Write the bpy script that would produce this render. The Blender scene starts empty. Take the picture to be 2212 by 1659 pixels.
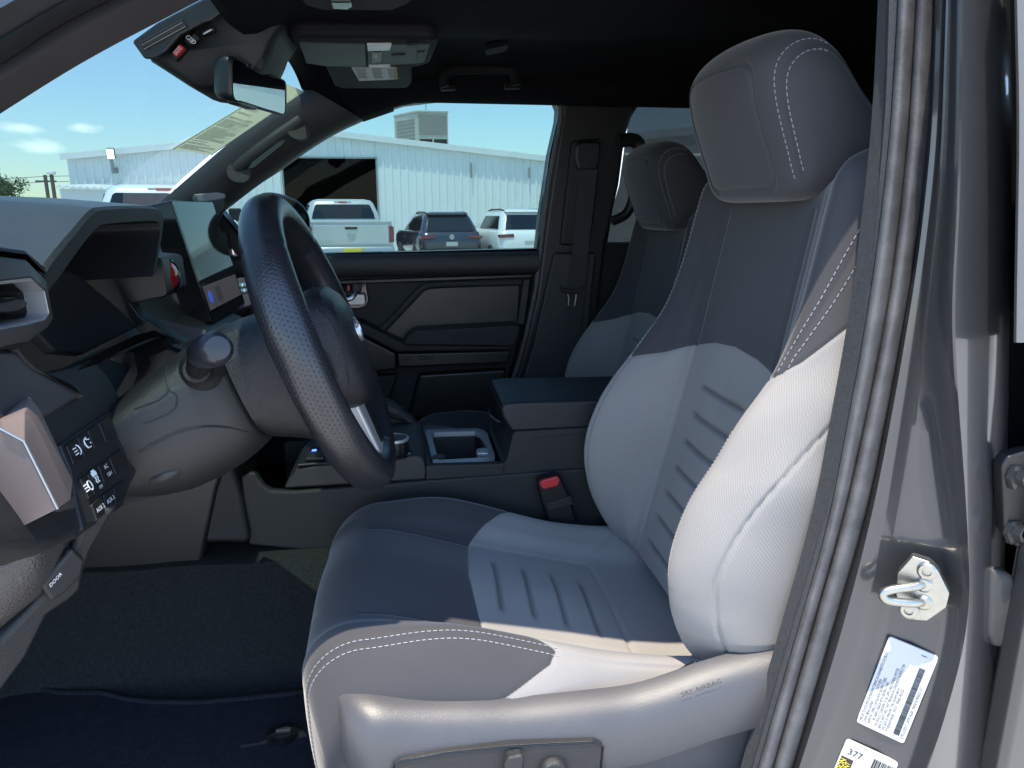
import bpy, bmesh, math, random
import numpy as np
from mathutils import Vector, Matrix
R = math.radians
random.seed(7); rng = np.random.default_rng(7)
SC = bpy.context.scene; COL = SC.collection
# ------------------------------------------------------------------ camera, sky, sun, exposure
# axes: X towards the rear of the truck, Y across the cab to the passenger side, Z up; camera at the origin, 1.6 m above ground
GZ = -1.60
YAW, PITCH = R(8.0), R(13.5)
cam_d = bpy.data.cameras.new('camera'); cam = bpy.data.objects.new('camera', cam_d); COL.objects.link(cam)
cam_d.sensor_width = 36.0; cam_d.lens = 1534.0/2212.0*36.0; cam_d.clip_start = .02; cam_d.clip_end = 3000
cam.rotation_euler = (math.pi/2-PITCH, 0, -YAW); SC.camera = cam
W = bpy.data.worlds.new('World'); SC.world = W; W.use_nodes = True
SUN = Vector((-0.12, -0.21, 1.0)).normalized()          # direction towards the sun
nt = W.node_tree; sky = nt.nodes.new('ShaderNodeTexSky'); sky.sky_type = 'NISHITA'; sky.sun_disc = False
sky.sun_elevation = math.asin(SUN.z); sky.sun_rotation = math.atan2(SUN.x, SUN.y); sky.air_density = 1.0; sky.dust_density = 0.1; sky.ozone_density = 1.2
bgn = nt.nodes['Background']; nt.links.new(sky.outputs[0], bgn.inputs[0]); bgn.inputs[1].default_value = .15
sl = bpy.data.lights.new('sun', 'SUN'); sl.energy = 2.05; sl.angle = R(.53); sl.color = (1, .89, .73)
so = bpy.data.objects.new('sun', sl); COL.objects.link(so); so.rotation_euler = SUN.to_track_quat('Z', 'Y').to_euler(); so.location = (0, 0, 60)
SC.view_settings.view_transform = 'Standard'; SC.view_settings.look = 'None'; SC.view_settings.exposure = 2.2
SC.cycles.max_bounces = 8; SC.cycles.diffuse_bounces = 4; SC.cycles.transparent_max_bounces = 12

# ------------------------------------------------------------------ measuring: a point of the 2212x1659 photograph on a known plane
_f = np.array([math.sin(YAW)*math.cos(PITCH), math.cos(YAW)*math.cos(PITCH), -math.sin(PITCH)])
_r = np.array([math.cos(YAW), -math.sin(YAW), 0.]); _u = np.cross(_r, _f)
def ray(px, py): return _f + _r*(px-1106.)/1534. - _u*(py-829.5)/1534.
def PY(px, py, Y): d = ray(px, py); return d*(Y/d[1])
def PX(px, py, X): d = ray(px, py); return d*(X/d[0])
def PZ(px, py, Z): d = ray(px, py); return d*(Z/d[2])
def PYs(Y, *pts): return [PY(a, b, Y) for a, b in pts]
def PXs(X, *pts): return [PX(a, b, X) for a, b in pts]
def V(*a): return np.array(a, float)

# ------------------------------------------------------------------ objects
def thing(name, label, cat, loc=(0, 0, 0), group=None, kind=None):
    o = bpy.data.objects.new(name, None); COL.objects.link(o); o.location = loc; o.empty_display_size = .05
    return tag(o, label, cat, group, kind)
def tag(o, label=None, cat=None, group=None, kind=None):
    if label: o['label'] = label
    if cat: o['category'] = cat
    if group: o['group'] = group
    if kind: o['kind'] = kind
    return o
def place(o, parent):
    COL.objects.link(o)
    if parent is not None:
        o.parent = parent
        m = Matrix.Identity(4); p = parent
        while p is not None:
            m = Matrix.Translation(-Vector(p.location)) @ m if p.type == 'EMPTY' else m
            p = p.parent
        o.matrix_parent_inverse = m if parent.type == 'EMPTY' else Matrix.Identity(4)
        if parent.type != 'EMPTY': o.matrix_parent_inverse = Matrix.Identity(4)
    return o
class MB:
    """collects shapes; build() links them as one mesh object"""
    def __init__(s): s.v = []; s.f = []; s.m = []; s.k = 0
    def add(s, v, f):
        n = len(s.v); s.v += [tuple(map(float, p)) for p in v]; s.f += [tuple(i+n for i in q) for q in f]; s.m += [s.k]*len(f); return s
    def mat(s, k): s.k = k; return s
    def box(s, a, b):
        (x0, y0, z0), (x1, y1, z1) = a, b
        v = [(x0,y0,z0),(x1,y0,z0),(x1,y1,z0),(x0,y1,z0),(x0,y0,z1),(x1,y0,z1),(x1,y1,z1),(x0,y1,z1)]
        return s.add(v, [(0,3,2,1),(4,5,6,7),(0,1,5,4),(1,2,6,5),(2,3,7,6),(3,0,4,7)])
    def obox(s, c, ax, ay, az):
        c, ax, ay, az = map(lambda q: np.array(q, float), (c, ax, ay, az))
        v = [c+i*ax+j*ay+k*az for k in (-1, 1) for i, j in ((-1,-1),(1,-1),(1,1),(-1,1))]
        return s.add(v, [(0,3,2,1),(4,5,6,7),(0,1,5,4),(1,2,6,5),(2,3,7,6),(3,0,4,7)])
    def prism(s, poly, off):
        n = len(poly); off = np.array(off, float); a = [np.array(p, float) for p in poly]
        v = a + [p+off for p in a]
        return s.add(v, [tuple(range(n)), tuple(range(2*n-1, n-1, -1))] + [(i, i+n, (i+1) % n+n, (i+1) % n) for i in range(n)])
    def quad(s, *p): return s.add(p, [tuple(range(len(p)))])
    def loft(s, rings, closed=True, cap=True, wrap=False):
        n = len(rings[0]); v = [p for r in rings for p in r]; f = []; m = len(rings)
        for i in range(m if wrap else m-1):
            i2 = (i+1) % m
            for j in range(n if closed else n-1):
                j2 = (j+1) % n; f.append((i*n+j, i*n+j2, i2*n+j2, i2*n+j))
        if cap and not wrap and closed: f += [tuple(range(n-1, -1, -1)), tuple((m-1)*n+j for j in range(n))]
        return s.add(v, f)
    def tube(s, pts, r, n=10, closed=False, sx=1., cap=True):
        pts = [np.array(p, float) for p in pts]; m = len(pts); rr = r if hasattr(r, '__len__') else [r]*m
        rings = []; up = None
        for i in range(m):
            a = pts[(i-1) % m] if (closed or i) else pts[0]; b = pts[(i+1) % m] if (closed or i < m-1) else pts[-1]
            t = (b-a)/np.linalg.norm(b-a)
            if up is None: up = V(0, 0, 1) if abs(t[2]) < .9 else V(1, 0, 0)
            up = up - t*(up@t); up /= np.linalg.norm(up); w = np.cross(t, up)
            rings.append([pts[i]+rr[i]*(math.cos(2*math.pi*k/n)*w*sx+math.sin(2*math.pi*k/n)*up) for k in range(n)])
        return s.loft(rings, True, cap, closed)
    def lathe(s, c, ax, prof, n=24):
        c = np.array(c, float); ax = np.array(ax, float); ax /= np.linalg.norm(ax)
        t = V(0, 0, 1) if abs(ax[2]) < .9 else V(1, 0, 0); a = np.cross(ax, t); a /= np.linalg.norm(a); b = np.cross(ax, a)
        rings = [[c+ax*h+max(q, 1e-4)*(math.cos(2*math.pi*k/n)*a+math.sin(2*math.pi*k/n)*b) for k in range(n)] for q, h in prof]
        return s.loft(rings)
    def build(s, name, mats, parent=None, bevel=0, seg=2, sub=0, smooth=True, angle=35):
        me = bpy.data.meshes.new(name); me.from_pydata(s.v, [], s.f)
        for m in (mats if isinstance(mats, (list, tuple)) else [mats]): me.materials.append(m)
        me.polygons.foreach_set('material_index', s.m)
        bm = bmesh.new(); bm.from_mesh(me); bmesh.ops.recalc_face_normals(bm, faces=bm.faces); bm.to_mesh(me); bm.free()
        me.polygons.foreach_set('use_smooth', [bool(smooth)]*len(me.polygons))
        if smooth and not bevel and not sub: me.set_sharp_from_angle(angle=R(angle))
        me.update(); o = bpy.data.objects.new(name, me)
        if bevel:
            md = o.modifiers.new('bevel', 'BEVEL'); md.width = bevel; md.segments = seg; md.limit_method = 'ANGLE'; md.angle_limit = R(28); md.harden_normals = True
        if sub: md = o.modifiers.new('sub', 'SUBSURF'); md.levels = sub; md.render_levels = sub
        return place(o, parent)
def copy_tree(o, parent=None):
    c = o.copy(); COL.objects.link(c); mpi = o.matrix_parent_inverse.copy(); c.parent = parent; c.matrix_parent_inverse = mpi
    for ch in list(o.children): copy_tree(ch, c)
    return c
def crom(pts, n, closed=False):
    """Catmull-Rom through points, n samples per span"""
    P = np.array(pts, float); m = len(P); out = []
    for i in range(m if closed else m-1):
        if closed: a, b, c, d = P[(i-1) % m], P[i], P[(i+1) % m], P[(i+2) % m]
        else: b, c = P[i], P[i+1]; a = P[i-1] if i else 2*b-c; d = P[i+2] if i+2 < m else 2*c-b
        for k in range(n):
            t = k/n; out.append(.5*(2*b+(c-a)*t+(2*a-5*b+4*c-d)*t*t+(3*b-a-3*c+d)*t**3))
    if not closed: out.append(P[-1])
    return np.array(out)
def interp(x, tab):
    xs, ys = zip(*sorted(tab)); return np.interp(x, xs, ys)
def sinterp(x, tab):
    """smoothed linear table"""
    w = np.array([-.02, -.01, 0, .01, .02]); return sum(interp(np.asarray(x)+d, tab) for d in w)/5
def rrect(w, h, r, n=5):
    """outline of a rounded rectangle, centred"""
    o = []
    for cx, cy, a0 in ((w/2-r, h/2-r, 0), (-w/2+r, h/2-r, 90), (-w/2+r, -h/2+r, 180), (w/2-r, -h/2+r, 270)):
        for k in range(n+1): a = R(a0+90*k/n); o.append((cx+r*math.cos(a), cy+r*math.sin(a)))
    return o
def text_mesh(mb, txt, o, ux, uy, size, lift=.0006):
    """flat lettering: o lower-left corner, ux/uy unit vectors of the line and of the letter height"""
    cu = bpy.data.curves.new('lettering', 'FONT'); cu.body = txt; cu.size = size; cu.resolution_u = 2
    ob = bpy.data.objects.new('lettering', cu); COL.objects.link(ob)
    dg = bpy.context.evaluated_depsgraph_get(); me = bpy.data.meshes.new_from_object(ob.evaluated_get(dg))
    o, ux, uy = (np.array(q, float) for q in (o, ux, uy)); n = np.cross(ux, uy)
    mb.add([o+ux*v.co.x+uy*v.co.y+n*lift for v in me.vertices], [tuple(p.vertices) for p in me.polygons])
    bpy.data.objects.remove(ob); bpy.data.curves.remove(cu); bpy.data.meshes.remove(me)
    return mb
def txt_w(txt, size):
    return .56*size*len(txt)

# ------------------------------------------------------------------ materials
def newmat(name):
    m = bpy.data.materials.new(name); m.use_nodes = True; n = m.node_tree; b = n.nodes['Principled BSDF']; return m, n, b
def N(n, t, **k):
    x = n.nodes.new('ShaderNode'+t)
    for a, v in k.items():
        if a.startswith('i_'):
            key = a[2:]; x.inputs[int(key) if key.isdigit() else key.replace('_', ' ')].default_value = v
        else: setattr(x, a, v)
    return x
def simple(name, col, rough=.5, metal=0., grain=0, gs=400., spec=.5, var=0., vs=3., coat=0., emit=None, kind='noise', dirt=0., cior=1.5):
    """principled with procedural grain (bump) and slow colour variation"""
    m, n, b = newmat(name); L = n.links.new
    b.inputs['Base Color'].default_value = (*col, 1); b.inputs['Roughness'].default_value = rough; b.inputs['Metallic'].default_value = metal
    b.inputs['Specular IOR Level'].default_value = spec; b.inputs['Coat Weight'].default_value = coat; b.inputs['Coat Roughness'].default_value = .06; b.inputs['Coat IOR'].default_value = cior
    tc = N(n, 'TexCoord')
    if emit: b.inputs['Emission Color'].default_value = (*emit[0], 1); b.inputs['Emission Strength'].default_value = emit[1]
    if var or dirt:
        no = N(n, 'TexNoise', i_Scale=vs, i_Detail=6., i_Roughness=.65); L(tc.outputs['Object'], no.inputs['Vector'])
        mp = N(n, 'MapRange', i_1=.3, i_2=.7, i_3=1-var, i_4=1+var); L(no.outputs['Fac'], mp.inputs[0])
        mx = N(n, 'MixRGB', blend_type='MULTIPLY', i_Fac=1.); mx.inputs[1].default_value = (*col, 1)
        L(mp.outputs[0], mx.inputs[2]); last = mx.outputs[0]
        if dirt:
            n2 = N(n, 'TexNoise', i_Scale=90., i_Detail=8., i_Roughness=.75); L(tc.outputs['Object'], n2.inputs['Vector'])
            m2 = N(n, 'MapRange', i_1=.62, i_2=.74); L(n2.outputs['Fac'], m2.inputs[0])
            m3 = N(n, 'Math', operation='MULTIPLY', i_1=dirt); L(m2.outputs[0], m3.inputs[0])
            mz = N(n, 'MixRGB'); mz.inputs[2].default_value = (.45, .43, .40, 1); L(m3.outputs[0], mz.inputs[0]); L(last, mz.inputs[1]); last = mz.outputs[0]
        L(last, b.inputs['Base Color'])
        mr = N(n, 'MapRange', i_1=.3, i_2=.7, i_3=rough*.9, i_4=min(1, rough*1.12)); L(no.outputs['Fac'], mr.inputs[0]); L(mr.outputs[0], b.inputs['Roughness'])
    if grain:
        bp = N(n, 'Bump', i_Strength=grain, i_Distance=.001)
        if kind == 'cell':
            g = N(n, 'TexVoronoi', feature='DISTANCE_TO_EDGE', i_Scale=gs); L(tc.outputs['Object'], g.inputs['Vector'])
            q = N(n, 'MapRange', i_1=0., i_2=.25); L(g.outputs['Distance'], q.inputs[0]); L(q.outputs[0], bp.inputs['Height'])
        else:
            g = N(n, 'TexNoise', i_Scale=gs, i_Detail=3.); L(tc.outputs['Object'], g.inputs['Vector']); L(g.outputs['Fac'], bp.inputs['Height'])
        L(bp.outputs[0], b.inputs['Normal'])
    return m
def fabric(name):
    """two-tone woven seat cloth; the panels come from the stored 'light' attribute, the twill from UVs in metres"""
    m, n, b = newmat(name); L = n.links.new
    at = N(n, 'Attribute', attribute_name='light'); st = N(n, 'MapRange', i_1=-.0006, i_2=.0006); L(at.outputs['Fac'], st.inputs[0])
    uv = N(n, 'UVMap'); mpn = N(n, 'Mapping'); mpn.inputs['Rotation'].default_value = (0, 0, R(28)); L(uv.outputs[0], mpn.inputs[0])
    wv = N(n, 'TexWave', i_Scale=150., i_Distortion=.4, i_Detail=1.); L(mpn.outputs[0], wv.inputs['Vector'])
    no = N(n, 'TexNoise', i_Scale=900., i_Detail=2.); L(uv.outputs[0], no.inputs['Vector'])
    n2 = N(n, 'TexNoise', i_Scale=7., i_Detail=4.); L(uv.outputs[0], n2.inputs['Vector'])
    mix = N(n, 'MixRGB'); mix.inputs[1].default_value = (.048, .048, .052, 1); mix.inputs[2].default_value = (.236, .227, .215, 1); L(st.outputs[0], mix.inputs[0])
    a1 = N(n, 'MapRange', i_1=0., i_2=1., i_3=.90, i_4=1.09); L(wv.outputs['Fac'], a1.inputs[0])
    a2 = N(n, 'MapRange', i_1=.3, i_2=.7, i_3=.88, i_4=1.12); L(no.outputs['Fac'], a2.inputs[0])
    a3 = N(n, 'MapRange', i_1=.3, i_2=.7, i_3=.94, i_4=1.06); L(n2.outputs['Fac'], a3.inputs[0])
    p = N(n, 'Math', operation='MULTIPLY'); L(a1.outputs[0], p.inputs[0]); L(a2.outputs[0], p.inputs[1])
    p2 = N(n, 'Math', operation='MULTIPLY'); L(p.outputs[0], p2.inputs[0]); L(a3.outputs[0], p2.inputs[1])
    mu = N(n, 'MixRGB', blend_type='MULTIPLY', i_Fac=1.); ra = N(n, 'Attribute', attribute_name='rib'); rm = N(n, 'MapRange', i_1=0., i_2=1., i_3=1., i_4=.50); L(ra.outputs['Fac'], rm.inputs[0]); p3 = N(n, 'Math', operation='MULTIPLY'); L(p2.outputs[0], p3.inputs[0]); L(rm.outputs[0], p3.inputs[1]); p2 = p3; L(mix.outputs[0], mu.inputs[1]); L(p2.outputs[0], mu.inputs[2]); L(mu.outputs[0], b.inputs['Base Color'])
    b.inputs['Roughness'].default_value = .85; b.inputs['Specular IOR Level'].default_value = .25
    b.inputs['Sheen Weight'].default_value = .25; b.inputs['Sheen Roughness'].default_value = .4
    bp = N(n, 'Bump', i_Strength=.2, i_Distance=.0008); L(p.outputs[0], bp.inputs['Height']); L(bp.outputs[0], b.inputs['Normal'])
    return m
def glass(name, tint, refl=.045):
    m, n, b = newmat(name); n.nodes.remove(b); L = n.links.new; out = n.nodes['Material Output']
    t = N(n, 'BsdfTransparent'); t.inputs[0].default_value = (*tint, 1)
    g = N(n, 'BsdfGlossy', i_Roughness=.01); g.inputs[0].default_value = (1, 1, 1, 1)
    fr = N(n, 'LayerWeight', i_Blend=.5); pw = N(n, 'Math', operation='POWER', i_1=5.); L(fr.outputs['Facing'], pw.inputs[0])
    sc = N(n, 'Math', operation='MULTIPLY_ADD', i_1=.22, i_2=refl); L(pw.outputs[0], sc.inputs[0])
    mx = N(n, 'MixShader'); L(sc.outputs[0], mx.inputs[0]); L(t.outputs[0], mx.inputs[1]); L(g.outputs[0], mx.inputs[2]); L(mx.outputs[0], out.inputs[0])
    return m
M = {}
M['fabric'] = fabric('seat_fabric')
M['stitch'] = simple('stitching', (.24, .25, .275), .8)
M['plastic'] = simple('charcoal_plastic', (.0125, .0127, .0133), .48, grain=.35, gs=900, var=.12, vs=6, kind='cell')
M['plastic_smooth'] = simple('satin_black_plastic', (.008, .0082, .0088), .40, grain=.05, gs=1500, var=.1, vs=8)
M['plastic_grey'] = simple('grey_plastic', (.023, .0234, .0245), .45, grain=.3, gs=800, var=.1, vs=6, kind='cell')
M['gloss'] = simple('gloss_black', (.008, .008, .009), .06, spec=.6)
M['soft'] = simple('soft_touch_vinyl', (.0125, .0127, .0138), .42, grain=.4, gs=520, var=.12, vs=5, kind='cell')
M['leather'] = simple('black_leather', (.0125, .013, .0148), .34, grain=.5, gs=420, var=.15, vs=9, kind='cell')
M['headliner'] = simple('black_headliner_cloth', (.0055, .0058, .0068), .95, grain=.4, gs=700, spec=.1, var=.1, vs=4)
M['carpet'] = simple('black_carpet', (.019, .0205, .020), .97, grain=1., gs=420, spec=.15, var=.38, vs=190)
M['mat'] = simple('charcoal_floor_mat', (.016, .0172, .022), .95, grain=.9, gs=500, spec=.15, var=.3, vs=120)
M['silver'] = simple('satin_silver', (.62, .63, .64), .32, metal=.9, grain=.04, gs=900)
M['silver_dark'] = simple('dark_satin_silver', (.33, .33, .34), .36, metal=.8)
M['brown'] = simple('bronze_grey_trim', (.130, .105, .098), .5, grain=.15, gs=1200, var=.06, vs=8)
M['rubber'] = simple('weather_strip_rubber', (.074, .073, .073), .55, grain=.5, gs=380, var=.38, vs=26, dirt=.22)
M['felt'] = simple('grey_felt', (.035, .038, .042), .9, grain=1., gs=900, var=.35, vs=200)
M['paint'] = simple('dark_grey_car_paint', (.025, .0258, .0278), .30, spec=.5, coat=.8, cior=1.55, var=.05, vs=5)
M['white_label'] = simple('white_label', (.50, .50, .495), .5, var=.03, vs=30)
M['ink'] = simple('black_ink', (.02, .02, .02), .6)
M['ink_white'] = simple('white_print', (.72, .74, .76), .6)
M['yellow'] = simple('yellow_print', (.78, .62, .03), .55)
M['red'] = simple('red_plastic', (.50, .025, .03), .40, grain=.05, gs=900)
M['red_gloss'] = simple('red_gloss_plastic', (.42, .012, .018), .10, coat=1.)
M['zinc'] = simple('zinc_plated_steel', (.40, .395, .35), .34, metal=1., var=.14, vs=45, grain=.1, gs=500)
M['pillar2'] = simple('brown_black_trim', (.014, .0125, .0125), .6, grain=.2, gs=900, var=.1, vs=6)
M['bolt'] = simple('dark_bolt_steel', (.09, .09, .09), .35, metal=.9)
M['strip'] = simple('pale_edge_strip', (.13, .13, .128), .6, var=.06, vs=8)
M['boot_rubber'] = simple('grey_rubber', (.045, .044, .042), .65, grain=.3, gs=300, var=.2, vs=30)
M['webbing'] = simple('belt_webbing', (.028, .029, .032), .8, grain=.5, gs=900)
M['door_rail'] = simple('door_upper_vinyl', (.021, .0217, .024), .42, grain=.3, gs=700, kind='cell')
M['mirror'] = simple('mirror_glass', (.80, .86, .90), .01, metal=1.)
M['glass'] = glass('green_tinted_glass', (.46, .56, .55), .004)
M['glass_ws'] = glass('windshield_glass', (.235, .325, .325), .003)
M['glass_dark'] = glass('privacy_glass', (.17, .19, .195))

M['hood'] = simple('hood_leatherette', (.058, .060, .064), .38, grain=.30, gs=240, var=.12, vs=14)
M['gloss_matte'] = simple('deep_black_plastic', (.009, .010, .012), .55)
M['vent_frame'] = simple('smoked_silver_frame', (.055, .055, .055), .38, metal=.25, grain=.1, gs=900)
M['brown_dark'] = simple('dark_bronze_trim', (.040, .033, .034), .42, grain=.15, gs=1000, var=.08, vs=8)
M['vinyl_grain'] = simple('coarse_grain_vinyl', (.042, .039, .038), .42, grain=.5, gs=260, var=.08, vs=8, kind='cell')
M['column'] = simple('column_plastic', (.018, .018, .0184), .42, grain=.3, gs=700, var=.1, vs=10, kind='cell')
M['satin'] = simple('satin_knob', (.018, .019, .024), .30)
M['screen'] = simple('screen_glass', (.012, .014, .018), .03, spec=.55)
M['screen_tile'] = simple('screen_tile', (.012, .012, .014), .06, emit=((.03, .03, .034), .35))
M['screen_blue'] = simple('screen_blue_icon', (.01, .02, .10), .1, emit=((.02, .05, .30), .35))
M['screen_grey'] = simple('screen_grey_icon', (.03, .03, .03), .1, emit=((.02, .02, .022), .3))
M['beige'] = simple('beige_grille', (.22, .22, .21), .6, grain=.3, gs=600)  # pale beige of the tweeter grille
M['silver_bright'] = simple('bright_silver_plastic', (.45, .455, .46), .38, metal=.55, grain=.05, gs=1200)
M['silver_dull'] = simple('dull_silver_plastic', (.34, .35, .36), .40, metal=.55)
M['blue_led'] = simple('blue_lamp', (.01, .02, .2), .4, emit=((.03, .08, 1.), 2.))
M['leather_soft'] = simple('smooth_armrest_vinyl', (.012, .0128, .0148), .42, grain=.3, gs=600, var=.1, vs=7, kind='cell')
M['camera_plate'] = simple('textured_camera_plate', (.014, .0155, .017), .36, grain=1., gs=300, var=.2, vs=30)
M['camera_body'] = simple('camera_cover_plastic', (.011, .0115, .0125), .55, grain=.2, gs=900, var=.1, vs=12)
M['oh_panel'] = simple('overhead_panel_plastic', (.026, .029, .029), .55, grain=.15, gs=900)
M['lens'] = simple('map_lamp_lens', (.42, .43, .42), .25)
M['visor'] = simple('visor_cloth', (.010, .011, .0115), .9, grain=.4, gs=700)
M['orange'] = simple('amber_print', (.55, .38, .14), .6)
M['grey_ink'] = simple('grey_print', (.25, .25, .25), .7)
M['paper'] = simple('cream_paper', (.66, .64, .52), .8, var=.04, vs=10)
def backlit(m, col, k):
    n = m.node_tree; t = N(n, 'BsdfTranslucent'); t.inputs[0].default_value = (*col, 1); mx = N(n, 'MixShader', i_Fac=k)
    n.links.new(n.nodes['Principled BSDF'].outputs[0], mx.inputs[1]); n.links.new(t.outputs[0], mx.inputs[2]); n.links.new(mx.outputs[0], n.nodes['Material Output'].inputs[0])
backlit(M['paper'], (.92, .90, .74), .70)
M['lettering'] = simple('pressed_lettering', (.048, .048, .052), .5)
def rim_mat():
    m, n, b = newmat('perforated_leather'); L = n.links.new
    uv = N(n, 'UVMap'); sp = N(n, 'SeparateXYZ'); L(uv.outputs[0], sp.inputs[0]); pitch = .0054
    def mth(op, a, b_=None, v=None):
        x = N(n, 'Math', operation=op)
        L(a, x.inputs[0])
        if b_ is not None: L(b_, x.inputs[1])
        elif v is not None: x.inputs[1].default_value = v
        return x.outputs[0]
    u = mth('DIVIDE', sp.outputs[0], v=pitch); v = mth('DIVIDE', sp.outputs[1], v=pitch*.866)
    row = mth('FLOOR', v); off = mth('MULTIPLY', mth('MODULO', row, v=2.), v=.5); fu = mth('SUBTRACT', mth('FRACT', mth('ADD', u, off)), v=.5); fv = mth('SUBTRACT', mth('FRACT', v), v=.5)
    d = mth('SQRT', mth('ADD', mth('MULTIPLY', fu, fu), mth('MULTIPLY', fv, fv)))
    at = N(n, 'Attribute', attribute_name='perf'); on = mth('GREATER_THAN', at.outputs['Fac'], v=0.)
    dot = N(n, 'MapRange', i_1=.15, i_2=.24, i_3=1., i_4=0.); L(d, dot.inputs[0]); hole = mth('MULTIPLY', dot.outputs[0], on)
    mx = N(n, 'MixRGB'); mx.inputs[1].default_value = (.014, .0147, .0175, 1); mx.inputs[2].default_value = (.004, .004, .005, 1); L(hole, mx.inputs[0]); L(mx.outputs[0], b.inputs['Base Color'])
    tc = N(n, 'TexCoord'); g = N(n, 'TexVoronoi', feature='DISTANCE_TO_EDGE', i_Scale=330.); L(tc.outputs['Object'], g.inputs['Vector']); q = N(n, 'MapRange', i_1=0., i_2=.2); L(g.outputs['Distance'], q.inputs[0])
    inv = mth('SUBTRACT', mth('MULTIPLY', q.outputs[0], v=.2), mth('MULTIPLY', hole, v=1.6))
    bp = N(n, 'Bump', i_Strength=.5, i_Distance=.0009); L(inv, bp.inputs['Height']); L(bp.outputs[0], b.inputs['Normal'])
    b.inputs['Roughness'].default_value = .27; b.inputs['Specular IOR Level'].default_value = .6
    return m
M['rim'] = rim_mat()
M['matte_black'] = simple('matte_black_plastic', (.008, .0082, .009), .75, spec=.2, grain=.1, gs=900)
M['concrete'] = simple('pale_concrete', (.52, .50, .46), .9, var=.10, vs=.25)
M['metal_wall'] = simple('white_corrugated_metal', (.80, .82, .81), .45, var=.05, vs=.4)
M['white_trim'] = simple('white_trim', (.80, .80, .78), .5)
M['grey_metal'] = simple('grey_metal', (.30, .31, .31), .5, metal=.3)
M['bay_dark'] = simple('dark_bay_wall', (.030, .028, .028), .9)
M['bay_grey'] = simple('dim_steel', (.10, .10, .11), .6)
M['beige_metal'] = simple('beige_sheet_metal', (.42, .40, .34), .6, var=.08, vs=1.2)
M['taupe_metal'] = simple('taupe_pad', (.24, .22, .20), .8, var=.1, vs=2.)
M['pale_wall'] = simple('pale_wall', (.74, .72, .66), .8, var=.04, vs=.5)
M['lamp_glow'] = simple('glowing_flood_lens', (.9, .9, .85), .4, emit=((1., .84, .55), 2.))  # flood lamp lens given a warm emission
M['car_silver'] = simple('silver_white_car_paint', (.55, .56, .55), .28, metal=.25, coat=.8)
M['car_navy'] = simple('dark_blue_grey_car_paint', (.022, .028, .045), .22, coat=1.)
M['car_white'] = simple('white_car_paint', (.78, .78, .77), .30, coat=.8)
M['car_glass'] = simple('dark_car_glass', (.010, .013, .018), .05, spec=.6)
M['tail_red'] = simple('dark_red_lens', (.16, .010, .016), .15, coat=1.)
M['tail_red_bright'] = simple('red_lens', (.55, .02, .03), .2, coat=1.)
M['tyre'] = simple('black_rubber', (.020, .020, .021), .7)
M['bark'] = simple('grey_brown_wood', (.13, .11, .09), .9)
M['leaf'] = simple('tree_leaf', (.055, .085, .025), .6, var=.35, vs=.8)

# ================================================================== SEATS
def grid_mesh(name, P, parent, light, mat, wrap_u=True, caps=True, rib=None):
    """P[i,j,3] grid -> mesh with UVs in metres and the 'light' attribute"""
    ni, nj = P.shape[:2]; jj = nj if wrap_u else nj-1
    idx = np.arange(ni*nj).reshape(ni, nj); f = []
    A = idx[:-1, :jj]; B = np.roll(idx, -1, 1)[:-1, :jj]; C_ = np.roll(idx, -1, 1)[1:, :jj]; D = idx[1:, :jj]
    f = np.stack([A, B, C_, D], -1).reshape(-1, 4).tolist()
    if caps: f += [idx[0, ::-1].tolist(), idx[-1].tolist()]
    me = bpy.data.meshes.new(name); me.from_pydata(P.reshape(-1, 3).tolist(), [], f); me.materials.append(mat)
    at = me.attributes.new('light', 'FLOAT', 'POINT'); at.data.foreach_set('value', light.reshape(-1).astype(np.float32))
    if rib is not None: at = me.attributes.new('rib', 'FLOAT', 'POINT'); at.data.foreach_set('value', rib.reshape(-1).astype(np.float32))
    du = np.linalg.norm(np.diff(P, axis=1), axis=2); u = np.concatenate([np.zeros((ni, 1)), np.cumsum(du, 1)], 1)[ni//2]
    dv = np.linalg.norm(np.diff(P, axis=0), axis=2); v = np.concatenate([np.zeros((1, nj)), np.cumsum(dv, 0)], 0)
    uvp = np.stack([np.broadcast_to(u, (ni, nj)), v], -1).reshape(-1, 2)
    lv = np.zeros(len(me.loops), int); me.loops.foreach_get('vertex_index', lv)
    ul = me.uv_layers.new(name='UVMap'); ul.data.foreach_set('uv', uvp[lv].astype(np.float32).reshape(-1))
    me.polygons.foreach_set('use_smooth', [True]*len(me.polygons))
    bm = bmesh.new(); bm.from_mesh(me); bmesh.ops.recalc_face_normals(bm, faces=bm.faces); bm.to_mesh(me); bm.free(); me.update()
    return place(bpy.data.objects.new(name, me), parent)
def normals(P, wrap, out_from):
    ni, nj = P.shape[:2]
    gu = (np.roll(P, -1, 1)-np.roll(P, 1, 1)) if wrap else np.gradient(P, axis=1)
    gv = np.gradient(P, axis=0); n = np.cross(gu, gv); n /= np.linalg.norm(n, axis=2, keepdims=True)+1e-12
    s = np.sign(((P-out_from)*n).sum(2, keepdims=True).mean()); return n*s
def grv(d, w): return np.exp(-(d/w)**2)
def stitches(mb, pts, nrm, pitch=.0072, frac=.62, wd=.00048):
    pts = np.array(pts); nrm = np.array(nrm); seg = np.linalg.norm(np.diff(pts, axis=0), axis=1); s = np.concatenate([[0], np.cumsum(seg)])
    def at(q): return V(*[np.interp(q, s, pts[:, k]) for k in range(3)]), V(*[np.interp(q, s, nrm[:, k]) for k in range(3)])
    q = 0.
    while q+pitch*frac < s[-1]:
        a, na = at(q); b, nb = at(q+pitch*frac); t = b-a; t /= np.linalg.norm(t)+1e-9; sd = np.cross(t, na); sd /= np.linalg.norm(sd)+1e-9
        c = (a+b)/2+na*.0006; mb.obox(c, t*pitch*frac/2, sd*wd, na*.0004); q += pitch
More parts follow.
